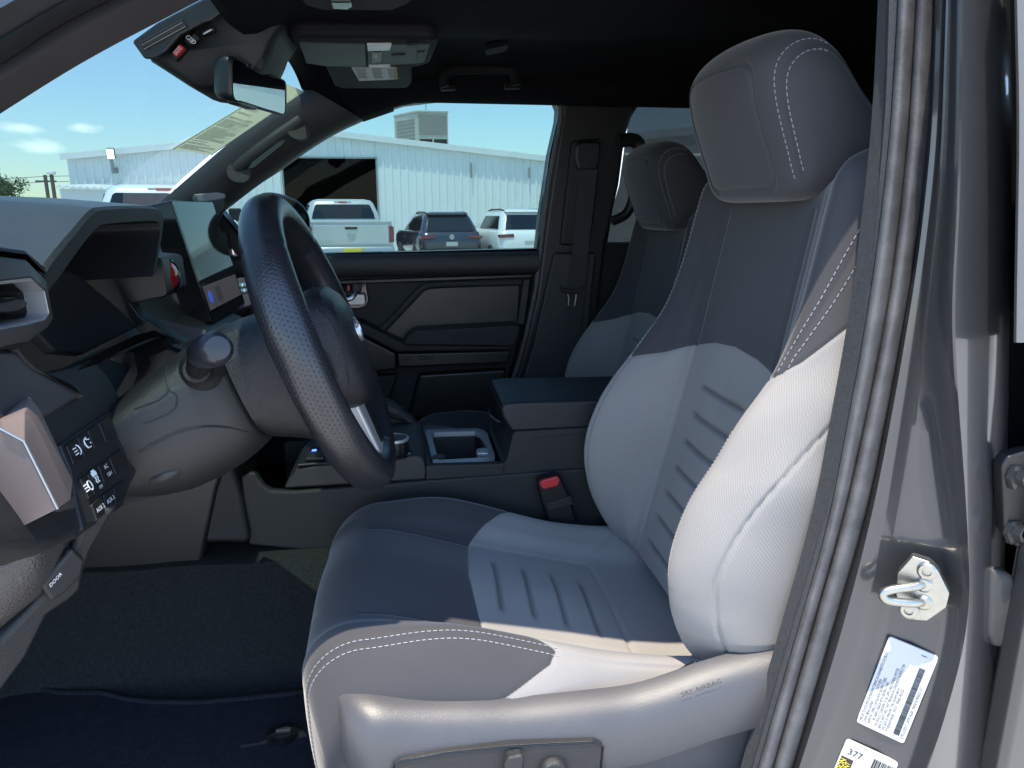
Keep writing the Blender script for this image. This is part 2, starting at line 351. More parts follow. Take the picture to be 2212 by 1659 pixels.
def grid_curve(P, Nn, fi, fj):
    """sample a grid along fractional indices"""
    i0 = np.clip(np.floor(fi).astype(int), 0, P.shape[0]-2); j0 = np.floor(fj).astype(int) % P.shape[1]; j1 = (j0+1) % P.shape[1]
    a = (fi-i0)[:, None]; b = (fj-np.floor(fj))[:, None]
    g = lambda Q: (1-a)*((1-b)*Q[i0, j0]+b*Q[i0, j1])+a*((1-b)*Q[i0+1, j0]+b*Q[i0+1, j1])
    return g(P), g(Nn)

YS = .955    # seat centre line
XC = [(.08,.520),(.02,.497),(-.10,.474),(-.19,.458),(-.35,.42),(-.45,.395),(-.55,.372),(-.62,.36)]
XB = [(-.62,.40),(-.58,.372),(-.545,.334),(-.485,.303),(-.42,.290),(-.37,.295),(-.32,.313),(-.255,.354),(-.165,.422),(-.10,.448),(-.01,.472),(.03,.484),(.08,.508)]
XR = [(-.62,.50),(-.3,.55),(.08,.64)]
ZB = [(0,-.187),(.5,-.193),(1,-.207),(2,-.224),(2.9,-.238),(3.3,-.13),(4,-.06),(4.6,-.03),(7,-.03)]
ZBN = [(0,-.187),(.5,-.192),(1,-.203),(1.5,-.207),(2,-.205),(3,-.180),(3.25,-.165),(4,-.078),(4.6,-.035),(5.2,-.02),(7,-.02)]
def build_backrest(root):
    nz = 300; zl = np.linspace(-.585, .052, nz); spans = [22, 13, 24, 34, 22, 8, 8]
    Sp = np.concatenate([np.arange(n)/n+i for i, n in enumerate(spans)]+[[7.]])
    rows = []
    for i, z in enumerate(zl):
        xc, xb, xr = (float(sinterp(z, t)) for t in (XC, XB, XR))
        wi = float(interp(z, [(-.58,.118),(-.4,.122),(-.2,.125),(.05,.118)])); wc = float(interp(z, [(-.58,.185),(-.5,.203),(-.3,.207),(-.1,.204),(.0,.198),(.05,.188)]))
        wo = wc+float(interp(z, [(-.6,.035),(-.5,.048),(0,.042),(.05,.036)])); d = xc-xb
        e = max(0, (z-.007)/.045); kx = 1-(1-math.sqrt(max(0, 1-e*e)))*.92 if e > 0 else 1
        e2 = max(0, ((-.585+.03)-z)/.03); kx2 = 1-(1-math.sqrt(max(0, 1-e2*e2)))*.55 if e2 > 0 else 1
        mid = (xc+xr)/2+.01; k = kx*kx2; halves = []
        for sgn in (1, -1):
            xb_ = xb+(.012*math.exp(-((z+.29)/.15)**2) if sgn < 0 else 0); d = xc-xb_
            c = np.array([(0, xc), (wi, xc-.002), (wi+(wc-wi)*.45, xc-d*.50), (wc, xb_), (wo, xb_+.06), (wo-.004, xr-.05), (wo-.06, xr), (0, xr+.012)]); ext = np.vstack([[-c[1][0], c[1][1]], c, [-c[6][0], c[6][1]]]); h = []
            for j in range(7):
                p0, p1, p2, p3 = ext[j], ext[j+1], ext[j+2], ext[j+3]
                for q in range(spans[j]): t = q/spans[j]; h.append(.5*(2*p1+(p2-p0)*t+(2*p0-5*p1+4*p2-p3)*t*t+(3*p1-p0-3*p2+p3)*t**3))
            h.append(ext[8]); h = np.array(h); h[:, 1] = mid+(h[:, 1]-mid)*k; h[:, 0] *= 1-(1-k)*.22      # ends rounded off
            sh = .034*np.exp(-((h[:, 0]-.195)/.062)**2)*np.clip((z+.14)/.17, 0, 1)**2; halves.append(np.stack([h[:, 1], YS+sgn*h[:, 0], z+sh], 1))
        rows.append(np.vstack([halves[0], halves[1][-2:0:-1]]))
    P = np.array(rows); nh = len(Sp); sg = np.concatenate([Sp, -Sp[-2:0:-1]]); S = np.broadcast_to(sg, P.shape[:2]); A = np.abs(S)
    Z = np.broadcast_to(zl[:, None], P.shape[:2]); DY = P[:, :, 1]-YS
    Nn = normals(P, True, P.mean((0, 1)))
    zb = np.where(S < 0, np.interp(A, *zip(*ZBN)), np.interp(A, *zip(*ZB))); light = zb-Z; front = A < 4.9
    sl = np.interp(Z, [-.58, -.5, -.42, -.3, -.16, -.1], [3.80, 3.76, 3.80, 4.0, 4.42, 4.7])
    isl = light > 0
    dp = .0055*grv((A-1)*.125, .004)*(Z < .0)
    dp += .0022*grv(np.where(A < 5.2, light, 1), .0028)
    dp += np.where(isl, .0022*grv((A-2.86)*.06, .0022), .002*grv((A-3.0-np.where(S < 0, .62, 0)*np.clip((Z+.16)/.16, 0, 1))*.055, .0024))
    dp += np.where(isl & (A > 3.2), .0036*grv((A-sl)*.075, .0020), 0)
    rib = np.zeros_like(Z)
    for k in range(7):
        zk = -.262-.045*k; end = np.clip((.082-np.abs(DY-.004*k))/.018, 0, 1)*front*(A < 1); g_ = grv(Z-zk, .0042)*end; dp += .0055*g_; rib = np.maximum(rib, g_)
    # cloth pull and fullness
    dp += .0012*np.sin(DY*38+Z*55)*np.clip(A-1.2, 0, 1)*np.exp(-((Z+.25)/.09)**2)
    dp += .0005*np.sin(Z*60+A*4)*np.exp(-((A-4)/.8)**2)
    P = P-Nn*dp[:, :, None]
    o = grid_mesh('backrest', P, root, light, M['fabric'], rib=rib)
    mb = MB(); fz = lambda z: np.interp(z, zl, np.arange(nz)); fs = lambda s, sgn: np.where(sgn > 0, np.interp(s, Sp, np.arange(nh)), (P.shape[1]-np.interp(s, Sp, np.arange(nh))) % P.shape[1])
    for sgn in (1, -1):
        for off in (-.10, .10):
            z = np.linspace(-.222 if sgn > 0 else -.178, .030, 120); sv = 3.0+off+(.62 if sgn < 0 else 0)*np.clip((z+.16)/.16, 0, 1); p, q = grid_curve(P, Nn, fz(z), fs(sv, sgn)); stitches(mb, p, q)
        z = np.linspace(-.56, -.25, 120); p, q = grid_curve(P, Nn, fz(z), fs(np.full(120, 2.78), sgn))
        m2.__setitem__(len(m2), (p, q))
    tag(mb.build('stitching', M['stitch'], o, smooth=False), kind='stuff')
    mb = MB()
    for p, q in m2.values(): stitches(mb, p, q, .005, .6, .0004)
    m2.clear(); tag(mb.build('stitching', M['stitch_grey'], o, smooth=False), kind='stuff')
    return o
m2 = {}
M['stitch_grey'] = simple('grey_stitching', (.26, .27, .29), .85)

ZS = [(-.16,-.494),(-.11,-.494),(-.06,-.492),(.01,-.511),(.08,-.534),(.186,-.562),(.28,-.586),(.36,-.60),(.45,-.60)]
ZC = [(-.16,-.486),(-.11,-.486),(-.085,-.486),(-.06,-.485),(-.03,-.482),(.01,-.479),(.05,-.482),(.08,-.490),(.13,-.506),(.165,-.518),(.227,-.538),(.31,-.552),(.38,-.556),(.45,-.556)]
XBD = [(0,.070),(1,.079),(2,.112),(3,.160),(3.3,.150),(4,.085),(5,-.03)]
def build_cushion(root):
    xr = .44; nt_, na, nd = 220, 30, 26; cols = []; spans = [20, 13, 18, 20, 14]
    Sp = np.concatenate([np.arange(n)/n+i for i, n in enumerate(spans)]+[[5.]])
    dyc = [0, .125, .165, .207, .247, .240]; xfc = [-.152, -.151, -.149, -.138, -.118, -.105]; rc = [.070, .070, .072, .075, .060, .03]
    top = np.linspace(0, 1, nt_); ctrl = []
    for s in range(6):
        xf, r = xfc[s], rc[s]; xs = xr+(xf+r-xr)*top
        zs, zc = sinterp(xs, ZS), sinterp(xs, ZC)
        zt = [zs+.012*np.clip((.3-xs)/.1, 0, 1), zs, zs+(zc-zs)*.55+.004, zc, zc-.058, np.full_like(xs, -.625)][s]
        a = np.linspace(0, R(96), na)[1:]; x0, z0 = xs[-1], zt[-1]
        ax = x0-r*np.sin(a); az = z0-r*(1-np.cos(a)); q = np.linspace(0, 1, nd)[1:]
        dx = ax[-1]+.02*q*q; dz = az[-1]+(-.76-az[-1])*q
        X = np.concatenate([xs, ax, dx]); Z = np.concatenate([zt, az, dz]); sh = np.concatenate([np.zeros(nt_), np.linspace(0, 1, na)[1:]*.04, .04+.03*q])
        ctrl.append(np.stack([X, YS+dyc[s]*(1-sh*(.4 if s < 3 else 1.)), Z], 1))
    C = np.array(ctrl); ext = np.concatenate([(C[1]*[1, -1, 1]+[0, 2*YS, 0])[None], C, (2*C[5]-C[4])[None]]); h = []
    for k in range(5):
        a, b, c, d = ext[k], ext[k+1], ext[k+2], ext[k+3]
        for q in range(spans[k]): t = q/spans[k]; h.append(.5*(2*b+(c-a)*t+(2*a-5*b+4*c-d)*t*t+(3*b-a-3*c+d)*t**3))
    h.append(C[5]); h = np.array(h).transpose(1, 0, 2)                    # [path, s]
    mir = h[:, ::-1]*[1, -1, 1]+[0, 2*YS, 0]; P = np.concatenate([mir[:, :-1], h], 1)
    sg = np.concatenate([-Sp[::-1][:-1], Sp]); A = np.broadcast_to(np.abs(sg), P.shape[:2]); SG = np.broadcast_to(sg, P.shape[:2]); DY = P[:, :, 1]-YS
    Nn = normals(P, False, P.mean((0, 1))-V(0, 0, .1)); pi = np.broadcast_to(np.arange(P.shape[0])[:, None], P.shape[:2])
    X = np.where(pi < nt_, P[:, :, 0], -.15-(pi-nt_)*.002); light = X-np.interp(A, *zip(*XBD)); isl = light > 0
    dp = .005*grv((A-1)*.125, .004)*(X < .287)*(X > -.12)
    dp += .0022*grv(light, .0028)
    dp += np.where(isl, .0022*grv((A-3.06)*.055, .0022), .0022*grv((A-3.02)*.055, .0024))
    dp += .004*grv(X-.287, .004)*(A < 1.05) + .003*grv(X-.287-.04*(A-1), .004)*(A >= 1.05)*(A < 2.9)
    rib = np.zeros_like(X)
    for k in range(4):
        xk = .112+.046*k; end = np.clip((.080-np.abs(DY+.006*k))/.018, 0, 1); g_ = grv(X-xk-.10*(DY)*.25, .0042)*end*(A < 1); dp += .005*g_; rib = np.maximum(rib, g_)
    dp += .0016*np.sin((X*30-P[:, :, 2]*70))*np.exp(-((A-4.1)/.6)**2)*isl
    dp += .0012*np.sin(X*46+A*3+DY*30)*np.exp(-((A-3.9)/.7)**2)*np.exp(-((X-.2)/.1)**2)
    P = P-Nn*dp[:, :, None]
    o = grid_mesh('seat_cushion', P, root, light, M['fabric'], wrap_u=False, caps=False, rib=rib)
    mb = MB(); nj = P.shape[1]; fs = lambda s: np.interp(s, sg, np.arange(nj))
    pmax = nt_+na+nd-8
    for sgn in (1, -1):
        for off in (-.10, .10):
            i0 = int(np.interp(.155, P[:nt_, 0, 0][::-1], np.arange(nt_)[::-1])); fi = np.linspace(i0, pmax, 150)
            p, q = grid_curve(P, Nn, fi, fs(np.full(150, sgn*(3.02+off)))); stitches(mb, p, q)
    tag(mb.build('stitching', M['stitch'], o, smooth=False), kind='stuff')
    return o

def build_headrest(root, dz=0.):
    prof = crom([(.458,.020),(.430,.068),(.402,.135),(.397,.180),(.420,.209),(.460,.218),(.500,.202),(.540,.152),(.588,.096),(.606,.055),(.575,.028),(.51,.017)], 14, True)
    n = 130; t = np.linspace(-1, 1, n); dy = .143*np.sign(t)*np.abs(t)**.8; P = []
    c = V(.49, .108)
    for d in dy:
        q = abs(d)/.143; k = max(0, 1-q**7)**(1/3.); g = prof.copy(); g = c+(g-c)*(.06+.94*k)
        g[:, 0] += .022*(q**2)*np.clip((.49-g[:, 0])/.09, 0, 1); g[:, 1] -= .010*q*q*np.clip((g[:, 1]-.1)/.1, 0, 1)
        P.append(np.stack([g[:, 0], np.full(len(g), YS+d), g[:, 1]+dz], 1))
    P = np.array(P); Nn = normals(P, True, P.mean((0, 1))); DY = np.abs(P[:, :, 1]-YS); Z = P[:, :, 2]-dz; fr = P[:, :, 0] < .47
    qx = np.abs(DY)-.096+.02; qz = np.abs(Z-.103)-.074+.02
    d = np.hypot(np.maximum(qx, 0), np.maximum(qz, 0))+np.minimum(np.maximum(qx, qz), 0)-.02
    dp = np.where(fr, .0042*grv(d, .003)+.0012*(d < 0), 0)+.0026*grv(DY-.1285, .0024)
    P = P-Nn*dp[:, :, None]; light = np.full(P.shape[:2], -1.)
    o = grid_mesh('headrest', P, root, light, M['fabric']); mb = MB()
    for sgn in (1, -1):
        for off in (-.0045, .0045):
            fi = np.interp(sgn*(.1285+off), dy, np.arange(n)); m = 150; fj = np.linspace(.3*14, 5.6*14, m); p, q = grid_curve(P, Nn, np.full(m, fi), fj); stitches(mb, p, q)
    tag(mb.build('stitching', M['stitch'], o, smooth=False), kind='stuff')
    for s in (-1, 1): MB().tube([(.50, YS+s*.07, .05+dz), (.515, YS+s*.07, -.02)], .006).build('headrest_post', M['plastic_smooth'], o)
    return o

def build_seat(name, label, group):
    root = thing(name, label, 'car seat', (.25, YS, -.78), group)
    build_backrest(root); build_cushion(root); build_headrest(root)
    # near side valance, lofted along the seat
    xs = np.linspace(-.098, .50, 60); rings = []
    for x in xs:
        zt = float(sinterp(x, [(-.12,-.526),(-.07,-.525),(0,-.537),(.1,-.547),(.24,-.545),(.28,-.536),(.31,-.526),(.34,-.518),(.41,-.505),(.52,-.498)]))
        y0 = .668+.045*max(0, (-.05-x)/.06)**2; yb = .672+.05*max(0, (-.06-x)/.05)**2; zb_ = -.70; lo = .03*max(0, (-.02-x)/.1)
        pr_ = [(y0+.055, zt-.012), (y0+.044, zt-.001), (y0+.030, zt-.004), (y0+.015, zt-.014), (y0+.005, zt-.030), (y0, zt-.052), (yb-.001, zt-.075), (yb+.012, zt-.080), (yb+.013, zb_), (yb+.05, zb_)]
        pr_[6] = (y0+.002, zt-.078)
        rings.append([V(x+.01*(i > 5)*0+lo*(zt-p[1])*3, p[0], p[1]) for i, p in enumerate(pr_)])
    mb = MB(); mb.loft(rings, True, True); sv = mb.build('side_valance', M['valance'], root, angle=50)
    return root, sv
M['valance'] = simple('grained_grey_valance', (.058, .058, .062), .42, grain=.12, gs=520, var=.08, vs=8, kind='cell')
seat, valance = build_seat('driver_seat', 'two tone grey cloth driver seat nearest the open door, sunlit along its near side', 'front seats')
passenger = copy_tree(seat); passenger.location = (.25+.125, YS+.745, -.78-.055)
tag(passenger, 'two tone grey cloth passenger seat in shade beyond the centre console')
passenger.name = 'passenger_seat'
# only the driver's valance carries switches
Yv = .664
plate = [PY(a, b, Yv) for a, b in ((838, 1700), (850, 1652), (868, 1643), (960, 1627), (1100, 1612), (1285, 1603), (1304, 1612), (1295, 1700))]
MB().prism(plate, (0, .012, 0)).build('switch_panel', M['plastic_grey'], valance, bevel=.003)
mb = MB(); mb.tube([p-V(0, .0004, 0) for p in plate], .0011, 6); mb.build('switch_panel_gap', M['gloss'], valance)
mb = MB(); lv = [PY(a, b, .652) for a, b in ((1086, 1690), (1090, 1650), (1098, 1638), (1128, 1632), (1133, 1640), (1126, 1690))]
mb.prism(lv, (0, .018, 0)); mb.build('recline_switch', M['plastic_grey2'], valance, bevel=.004, seg=3) if 'plastic_grey2' in M else mb.build('recline_switch', M['plastic_grey'], valance, bevel=.004, seg=3)
c = PY(1194, 1662, .664); mb = MB(); mb.lathe(c, (0, -1, 0), [(.0, .0), (.0165, 0), (.0165, .006), (.0145, .009), (.0125, .0095), (.0115, .0075), (0, .0075)], 32)
mb.build('lumbar_knob', M['plastic_grey'], valance)
# recliner bracket between cushion and back, near side
rb = [PY(a, b, .72) for a, b in ((1446, 1462), (1448, 1472), (1510, 1438), (1506, 1428))]
MB().prism(rb, (0, .006, 0)).build('recliner_bracket', M['plastic_smooth'], seat, bevel=.003)
# the pressed lettering on the valance near the backrest
mb = MB(); p = PY(1462, 1478+30, .682); text_mesh(mb, 'SRS AIRBAG', p+V(.004, -.0035, .004), V(.96, 0, .27), V(-.27, 0, .96), .0095); mb.build('airbag_lettering', M['lettering'], valance)

# ================================================================== CAB SHELL
cab = thing('truck_cab', 'dark truck cab shell with black headliner, grey painted door pillar and carpeted floor', 'truck cab', (.3, 1.32, -.8))
YC = 1.32
def sheet(fn, xs, ys, thick):
    a = [[V(*fn(x, y)) for y in ys] for x in xs]; top = [[p+V(0, 0, thick) for p in r] for r in a]
    nx, ny = len(xs), len(ys); v = [p for r in a for p in r]+[p for r in top for p in r]; q = lambda i, j: i*ny+j; n = nx*ny; f = []
    for i in range(nx-1):
        for j in range(ny-1):
            f.append((q(i, j), q(i, j+1), q(i+1, j+1), q(i+1, j))); f.append((n+q(i, j), n+q(i+1, j), n+q(i+1, j+1), n+q(i, j+1)))
    for i in range(nx-1): f += [(q(i, 0), q(i+1, 0), n+q(i+1, 0), n+q(i, 0)), (q(i, ny-1), n+q(i, ny-1), n+q(i+1, ny-1), q(i+1, ny-1))]
    for j in range(ny-1): f += [(q(0, j), n+q(0, j), n+q(0, j+1), q(0, j+1)), (q(nx-1, j), q(nx-1, j+1), n+q(nx-1, j+1), n+q(nx-1, j))]
    return v, f
def hl(x, y):
    u = abs(y-YC)/.60; x0 = -.252-.016*(1-min(1, u)**2)
    xx = x0+(x+.26)*(1.86+.26+x0)/(1.86) if x < 0 else x
    z = .385-.088*u**5-.088*math.exp(-((y-1.24)/.34)**2)*np.clip((xx+.34)/.10, 0, 1)*np.clip((1.1-xx)/.8, .35, 1)-.035*math.exp(-((xx-x0)/.06)**2)*(1-u**4)
    if x <= -.2599: xx = x0
    return xx, y, z
xs = np.concatenate([np.linspace(-.26, 0, 14), np.linspace(.06, 1.6, 26)]); ys = np.linspace(YC-.60, YC+.60, 41)
MB().add(*sheet(hl, xs, ys, .035)).build('headliner', M['headliner'], cab)
# outer roof skin, resting on the headliner
MB().add(*sheet(lambda x, y: (x-.03, YC+(y-YC)*1.04, .435-.075*(abs(y-YC)/.6)**3.5), np.linspace(-.24, 1.62, 20), ys, .02)).build('roof_panel', M['paint'], cab)
# cant rails over the two doors
for s, nm in ((1, 'cant_rail'), (-1, 'cant_rail')):
    mb = MB(); rings = []
    for t in np.linspace(0, 1, 40)**1.3:
        x = -.115+1.715*t; dz = -.045*max(0, (.06-x)/.18)**1.5 if x < .06 else 0; y = YC+s*.60
        pr_ = [(y-s*.05, .40), (y-s*.045, .315+dz), (y-s*.012, .29+dz), (y+s*.008, .278+dz), (y+s*.03, .276+dz), (y+s*.045, .30+dz), (y+s*.03, .40), (y-s*.03, .41)]
        rings.append([V(x-(.145*(1-t)**6)*np.clip((b-.25)/.13, 0, 1), a, b) for a, b in pr_])
    mb.loft(rings).build(nm, M['headliner'] if s > 0 else M['paint'], cab, angle=60)
# far windshield pillar trim with its grip
up = [(663,189),(590,240),(500,305),(430,364),(372,414),(300,478)]; lo = [(781,257),(720,286),(657,325),(598,367),(548,400),(470,460)]
A = crom(PYs(1.925, *up), 8); B = crom(PYs(1.955, *lo), 8); rings = []
for a, b in zip(A, B):
    rings.append([a+V(0, .03, 0), a, a*.8+b*.2+V(0, -.020, 0), a*.5+b*.5+V(0, -.024, 0), a*.15+b*.85+V(0, -.012, 0), b, b+V(0, .05, 0), a*.5+b*.5+V(0, .09, .02)])
pil = MB().loft(rings).build('windshield_pillar', M['pillar'], cab, angle=50) if 'pillar' in M else None
M['pillar'] = simple('pillar_trim_plastic', (.024, .024, .025), .5, grain=.25, gs=800, var=.08, vs=7, kind='cell')
if pil is None: pil = MB().loft(rings).build('windshield_pillar', M['pillar'], cab, angle=50)
g = [PY(a, b, 1.915) for a, b in ((652,268),(636,282),(600,308),(560,338),(528,362),(512,376))]
g = [p+V(-.004, -q, .010) for p, q in zip(g, (-.014, -.010, -.006, -.006, -.010, -.014))]
MB().tube(crom(g, 6), .019, 14, sx=1.0).build('grip', M['pillar'], pil)
for a, b in ((645, 279), (516, 372)):
    MB().lathe(PY(a, b, 1.913), (.15, -1, .3), [(.029, -.006), (.029, .0005), (.0275, .002), (.0, .0022)], 28).build('grip_cover', M['pillar'], pil, angle=18)
MB().prism([PY(a, b, 1.902) for a, b in ((621,296),(610,312),(548,362),(536,364),(545,350),(600,308))], (0, .004, 0)).build('grip_recess', M['gloss'], pil)
MB().prism([PY(a, b, 1.965) for a, b in ((666,190),(783,258),(850,235),(850,120),(700,120))], (0, .05, 0)).build('pillar_top_trim', M['headliner'], cab)
# near windshield pillar: trim, seal, outer paint
def bar(name, l0, l1, Y0, Y1, mat, th):
    a = [PY(x, y, Y0) for x, y in l0]; b = [PY(x, y, Y1) for x, y in l1]
    rings = [[p, p*.5+q*.5+V(0, -th*.5, 0), q, q+V(-.004, th, .022), p+V(-.008, th, .024)] for p, q in zip(crom(a, 6), crom(b, 6))]
    return MB().loft(rings).build(name, mat, cab, angle=50)
bar('driver_pillar_trim', [(-420,520),(-200,375),(0,246),(170,140),(337,50),(520,-40),(760,-120)], [(-420,380),(-200,255),(0,140),(120,62),(243,-2),(400,-75),(640,-170)], .70, .675, M['pillar2'] if 'pillar2' in M else M['plastic'], .03)
bar('driver_pillar_seal', [(-420,378),(-200,253),(0,138),(120,60),(243,-4),(400,-77),(640,-172)], [(-420,310),(-200,188),(0,84),(100,27),(180,-18),(330,-90),(560,-190)], .672, .655, M['gloss_matte'], .03)
bar('driver_pillar_paint', [(-420,308),(-200,186),(0,82),(100,25),(180,-20),(330,-92),(560,-192)], [(-420,200),(-200,90),(0,0),(80,-45),(160,-90),(300,-160),(500,-250)], .652, .635, M['paint'], .03)
# windshield glass: from the cowl to the header
ws = []
for v in np.linspace(0, 1, 9):
    y = YC-.645+1.29*v; u = abs(y-YC)/.645
    top = V(-.252-.016*(1-u*u)+.012, y, .335-.03*u*u); bot = V(-.76-.10*(1-u*u), YC+(y-YC)*1.22, -.06)
    ws.append([top+(bot-top)*t+V(-.03*math.sin(t*math.pi), 0, .012*math.sin(t*math.pi)) for t in np.linspace(0, 1, 9)])
MB().loft(ws, False, False).build('windshield', M['glass_ws'], cab)
# floor carpet with the tunnel flank and the toe board
def fl(x, y):
    z = -.755; z += .165*np.clip((y-1.055)/.135, 0, 1)**1.2 if y < 1.32 else .165*np.clip((1.585-y)/.135, 0, 1)**1.2
    z += .63*max(0, -.64-x); z -= .05*np.clip((x-.6)/.3, 0, 1)
    return x, y, float(z)+.002*math.sin(x*31+y*17)
MB().add(*sheet(fl, np.linspace(-1.0, 1.6, 60), np.concatenate([np.linspace(.60, 1.05, 8), np.linspace(1.06, 1.20, 12), np.linspace(1.24, 1.40, 4), np.linspace(1.44, 1.6, 10), np.linspace(1.65, 2.05, 5)]), -.03)).build('carpet', M['carpet'], cab)
# firewall, rear wall, rear flank, sill: they close the cab
MB().box((-1.12, .62, -.80), (-1.06, 2.04, -.045)).build('firewall', M['plastic'], cab)
MB().box((1.55, .66, -.80), (1.60, 1.98, .31)).build('rear_wall', M['headliner'], cab)
MB().box((.62, .575, -.80), (1.60, .61, -.10)).build('rear_flank', M['paint'], cab, bevel=.01)
MB().box((.62, .62, -.10), (1.60, .66, .27)).build('rear_quarter_glass', M['gloss'], cab)
MB().box((-1.0, .56, -.90), (1.6, .635, -.745)).build('door_sill', M['paint'], cab, bevel=.015)
# ------------------------------------------------------------------ near centre pillar: swept section, measured edge by edge
def line(*pts):
    pts = sorted(pts, key=lambda p: p[1]); ys_ = np.array([p[1] for p in pts], float); xs_ = np.array([p[0] for p in pts], float)
    def f(y):
        if y < ys_[0]: return xs_[0]+(xs_[1]-xs_[0])/(ys_[1]-ys_[0])*(y-ys_[0])*.8
        if y > ys_[-1]: return xs_[-1]+(xs_[-1]-xs_[-2])/(ys_[-1]-ys_[-2])*(y-ys_[-1])
        return float(np.interp(y, ys_, xs_))
    return lambda y: sum(f(y+d) for d in (-90, -60, -30, 0, 30, 60, 90))/7
L0 = line((1914,40),(1908,240),(1881,533),(1856,726),(1818,936),(1781,1102),(1771,1139),(1687,1423),(1621,1656))
L1 = line((1939,0),(1924,266),(1894,533),(1865,726),(1835,886),(1798,1086),(1787,1139),(1704,1423),(1637,1656))
LG = line((1979,0),(1961,300),(1934,550),(1914,686),(1875,886),(1828,1096),(1821,1126),(1751,1373),(1671,1656))
L2 = line((2018,0),(2008,266),(1978,546),(1948,720),(1924,853),(1875,1100),(1804,1340),(1714,1653))
L3 = line((2040,0),(2028,333),(2004,550),(1974,770),(1931,1020),(1914,1106),(1884,1306),(1822,1503),(1760,1656))
L4 = line((2074,0),(2071,333),(2063,546),(2054,653),(2061,820),(2081,1053),(2090,1200),(2094,1340),(2041,1540),(2000,1656))
L5 = line((2161,0),(2166,366),(2161,546),(2157,786),(2150,970),(2146,1106),(2142,1300),(2125,1500),(2100,1656))
L6 = line((2182,0),(2188,266),(2182,620),(2180,800),(2176,1000),(2172,1200),(2165,1400),(2140,1656))
def pt(L, y, Y, dx=0):
    p = PY(L(y)+dx, y, Y); return PY(L(y)+dx, y, Y+.05*(p[2]+.2))
rows = np.arange(-240, 2000, 28)
def sweep(name, secs, mat, depth, **k):
    rings = []
    for y in rows:
        f_ = [pt(L, y, Y, dx) for L, Y, dx in secs]; rings.append(f_+[f_[-1]+V(.0, depth, 0), f_[0]+V(.035, depth, 0)])
    return MB().loft(rings).build(name, mat, cab, angle=48, **k)
sweep('pillar_inner_trim', [(L0,.682,0),(L0,.672,6),(L1,.668,0)], M['felt'], .03)
w = lambda a, b, t: (lambda y: a(y)*(1-t)+b(y)*t)
seal = sweep('door_seal', [(L1,.668,1)]+[(w(L1,LG,t),.668-.0125*math.sin(math.pi*t)**.6,0) for t in (.06,.15,.3,.45,.6,.75,.88,.96)]+[(LG,.668,0)]+[(w(LG,L2,t),.667-.0135*math.sin(math.pi*t)**.6,0) for t in (.04,.12,.25,.4,.55,.7,.85,.95)]+[(L2,.664,-1)], M['rubber'], .03)
pill = sweep('centre_pillar', [(L2,.668,-3),(w(L2,L3,.3),.652,0),(w(L2,L3,.75),.648,0),(L3,.648,0),(w(L3,L4,.12),.650,0),(w(L3,L4,.25),.649,0),(w(L3,L4,.5),.638,0),(w(L3,L4,.75),.622,0),(w(L3,L4,.92),.606,0),(L4,.596,0),(w(L4,L5,.06),.594,0),(w(L4,L5,.3),.598,0),(w(L4,L5,.65),.607,0),(w(L4,L5,.92),.615,0),(L5,.619,0),(w(L5,L6,.5),.624,0),(L6,.645,0)], M['paint'], .10)
sweep('rear_door_gap', [(L6,.665,-2),(L6,.665,90)], M['gloss'], .02)
# rear door edge with its strip and the hinge
L7 = lambda y: L6(y)+9
rd = thing('rear_door', 'front edge of the closed dark grey rear door with its bolted hinge at the photo\'s right border', 'car door', (.70, .58, -.5))
rings = []
for y in rows:
    if y > 760: continue
    f_ = [pt(L7, y, .590, 0), pt(L7, y, .576, 6), pt(L7, y, .570, 40), pt(L7, y, .573, 160)]; rings.append(f_+[p+V(.06, .03, 0) for p in f_[::-1]])
MB().loft(rings).build('door_edge_trim', M['strip'], rd, angle=50)
mb = MB()
hp = [PY(a, b, .598) for a, b in ((2166,1010),(2180,985),(2230,970),(2260,1000),(2260,1180),(2200,1185),(2172,1150))]
mb.prism(hp, (0, .016, 0)); mb.build('hinge', M['plastic_smooth'], rd, bevel=.004)
for a, b in ((2198, 1030), (2192, 1148)):
    c = PY(a, b, .597); mb = MB(); mb.lathe(c, (.25, -1, .1), [(.014, -.003), (.014, .002), (.0105, .0025), (.0088, .003), (.0088, .0105), (.0055, .0105), (.005, .005), (.0, .005)], 6)
    mb.build('hinge_bolt', M['bolt'] if 'bolt' in M else M['plastic_grey'], rd)
bt = [PY(a, b, .602) for a, b in ((2143,1245),(2150,1228),(2168,1236),(2190,1242),(2215,1290),(2230,1390),(2185,1405),(2150,1400),(2136,1370),(2138,1300))]
MB().prism(bt, (0, .03, 0)).build('check_boot', M['boot_rubber'] if 'boot_rubber' in M else M['rubber'], rd, bevel=.006, seg=3)
# striker
st = thing('door_striker', 'zinc plated door striker loop bolted to the grey centre pillar', 'door striker', PY(1982, 1270, .63))
n_ = V(-.66, -.75, .05); n_ /= np.linalg.norm(n_)
o = PY(1984, 1270, .612); uz = V(.085, 0.0, 1); uz -= n_*(uz@n_); uz /= np.linalg.norm(uz); ux = np.cross(n_, uz)*-1
if ux[0] < 0: ux = -ux
def S(a, b, h=0): return o+ux*a+uz*b+n_*h
out = [(-.012,.0345),(.004,.034),(.013,.028),(.0275,.006),(.0275,-.010),(.014,-.031),(.002,-.0345),(-.011,-.030),(-.019,-.012),(-.0215,.012)]
mb = MB(); mb.prism([S(a, b, -.008) for a, b in out], n_*.014); pl = mb.build('striker_plate', M['zinc'], st, bevel=.0016)
mb = MB(); lp = crom([S(.004,.008,.004),S(-.004,.006,.014),S(-.022,.001,.026),S(-.030,-.005,.030),S(-.024,-.0115,.028),S(-.002,-.0115,.016),S(.007,-.0115,.004)], 6); mb.tube(lp, .0046, 12)
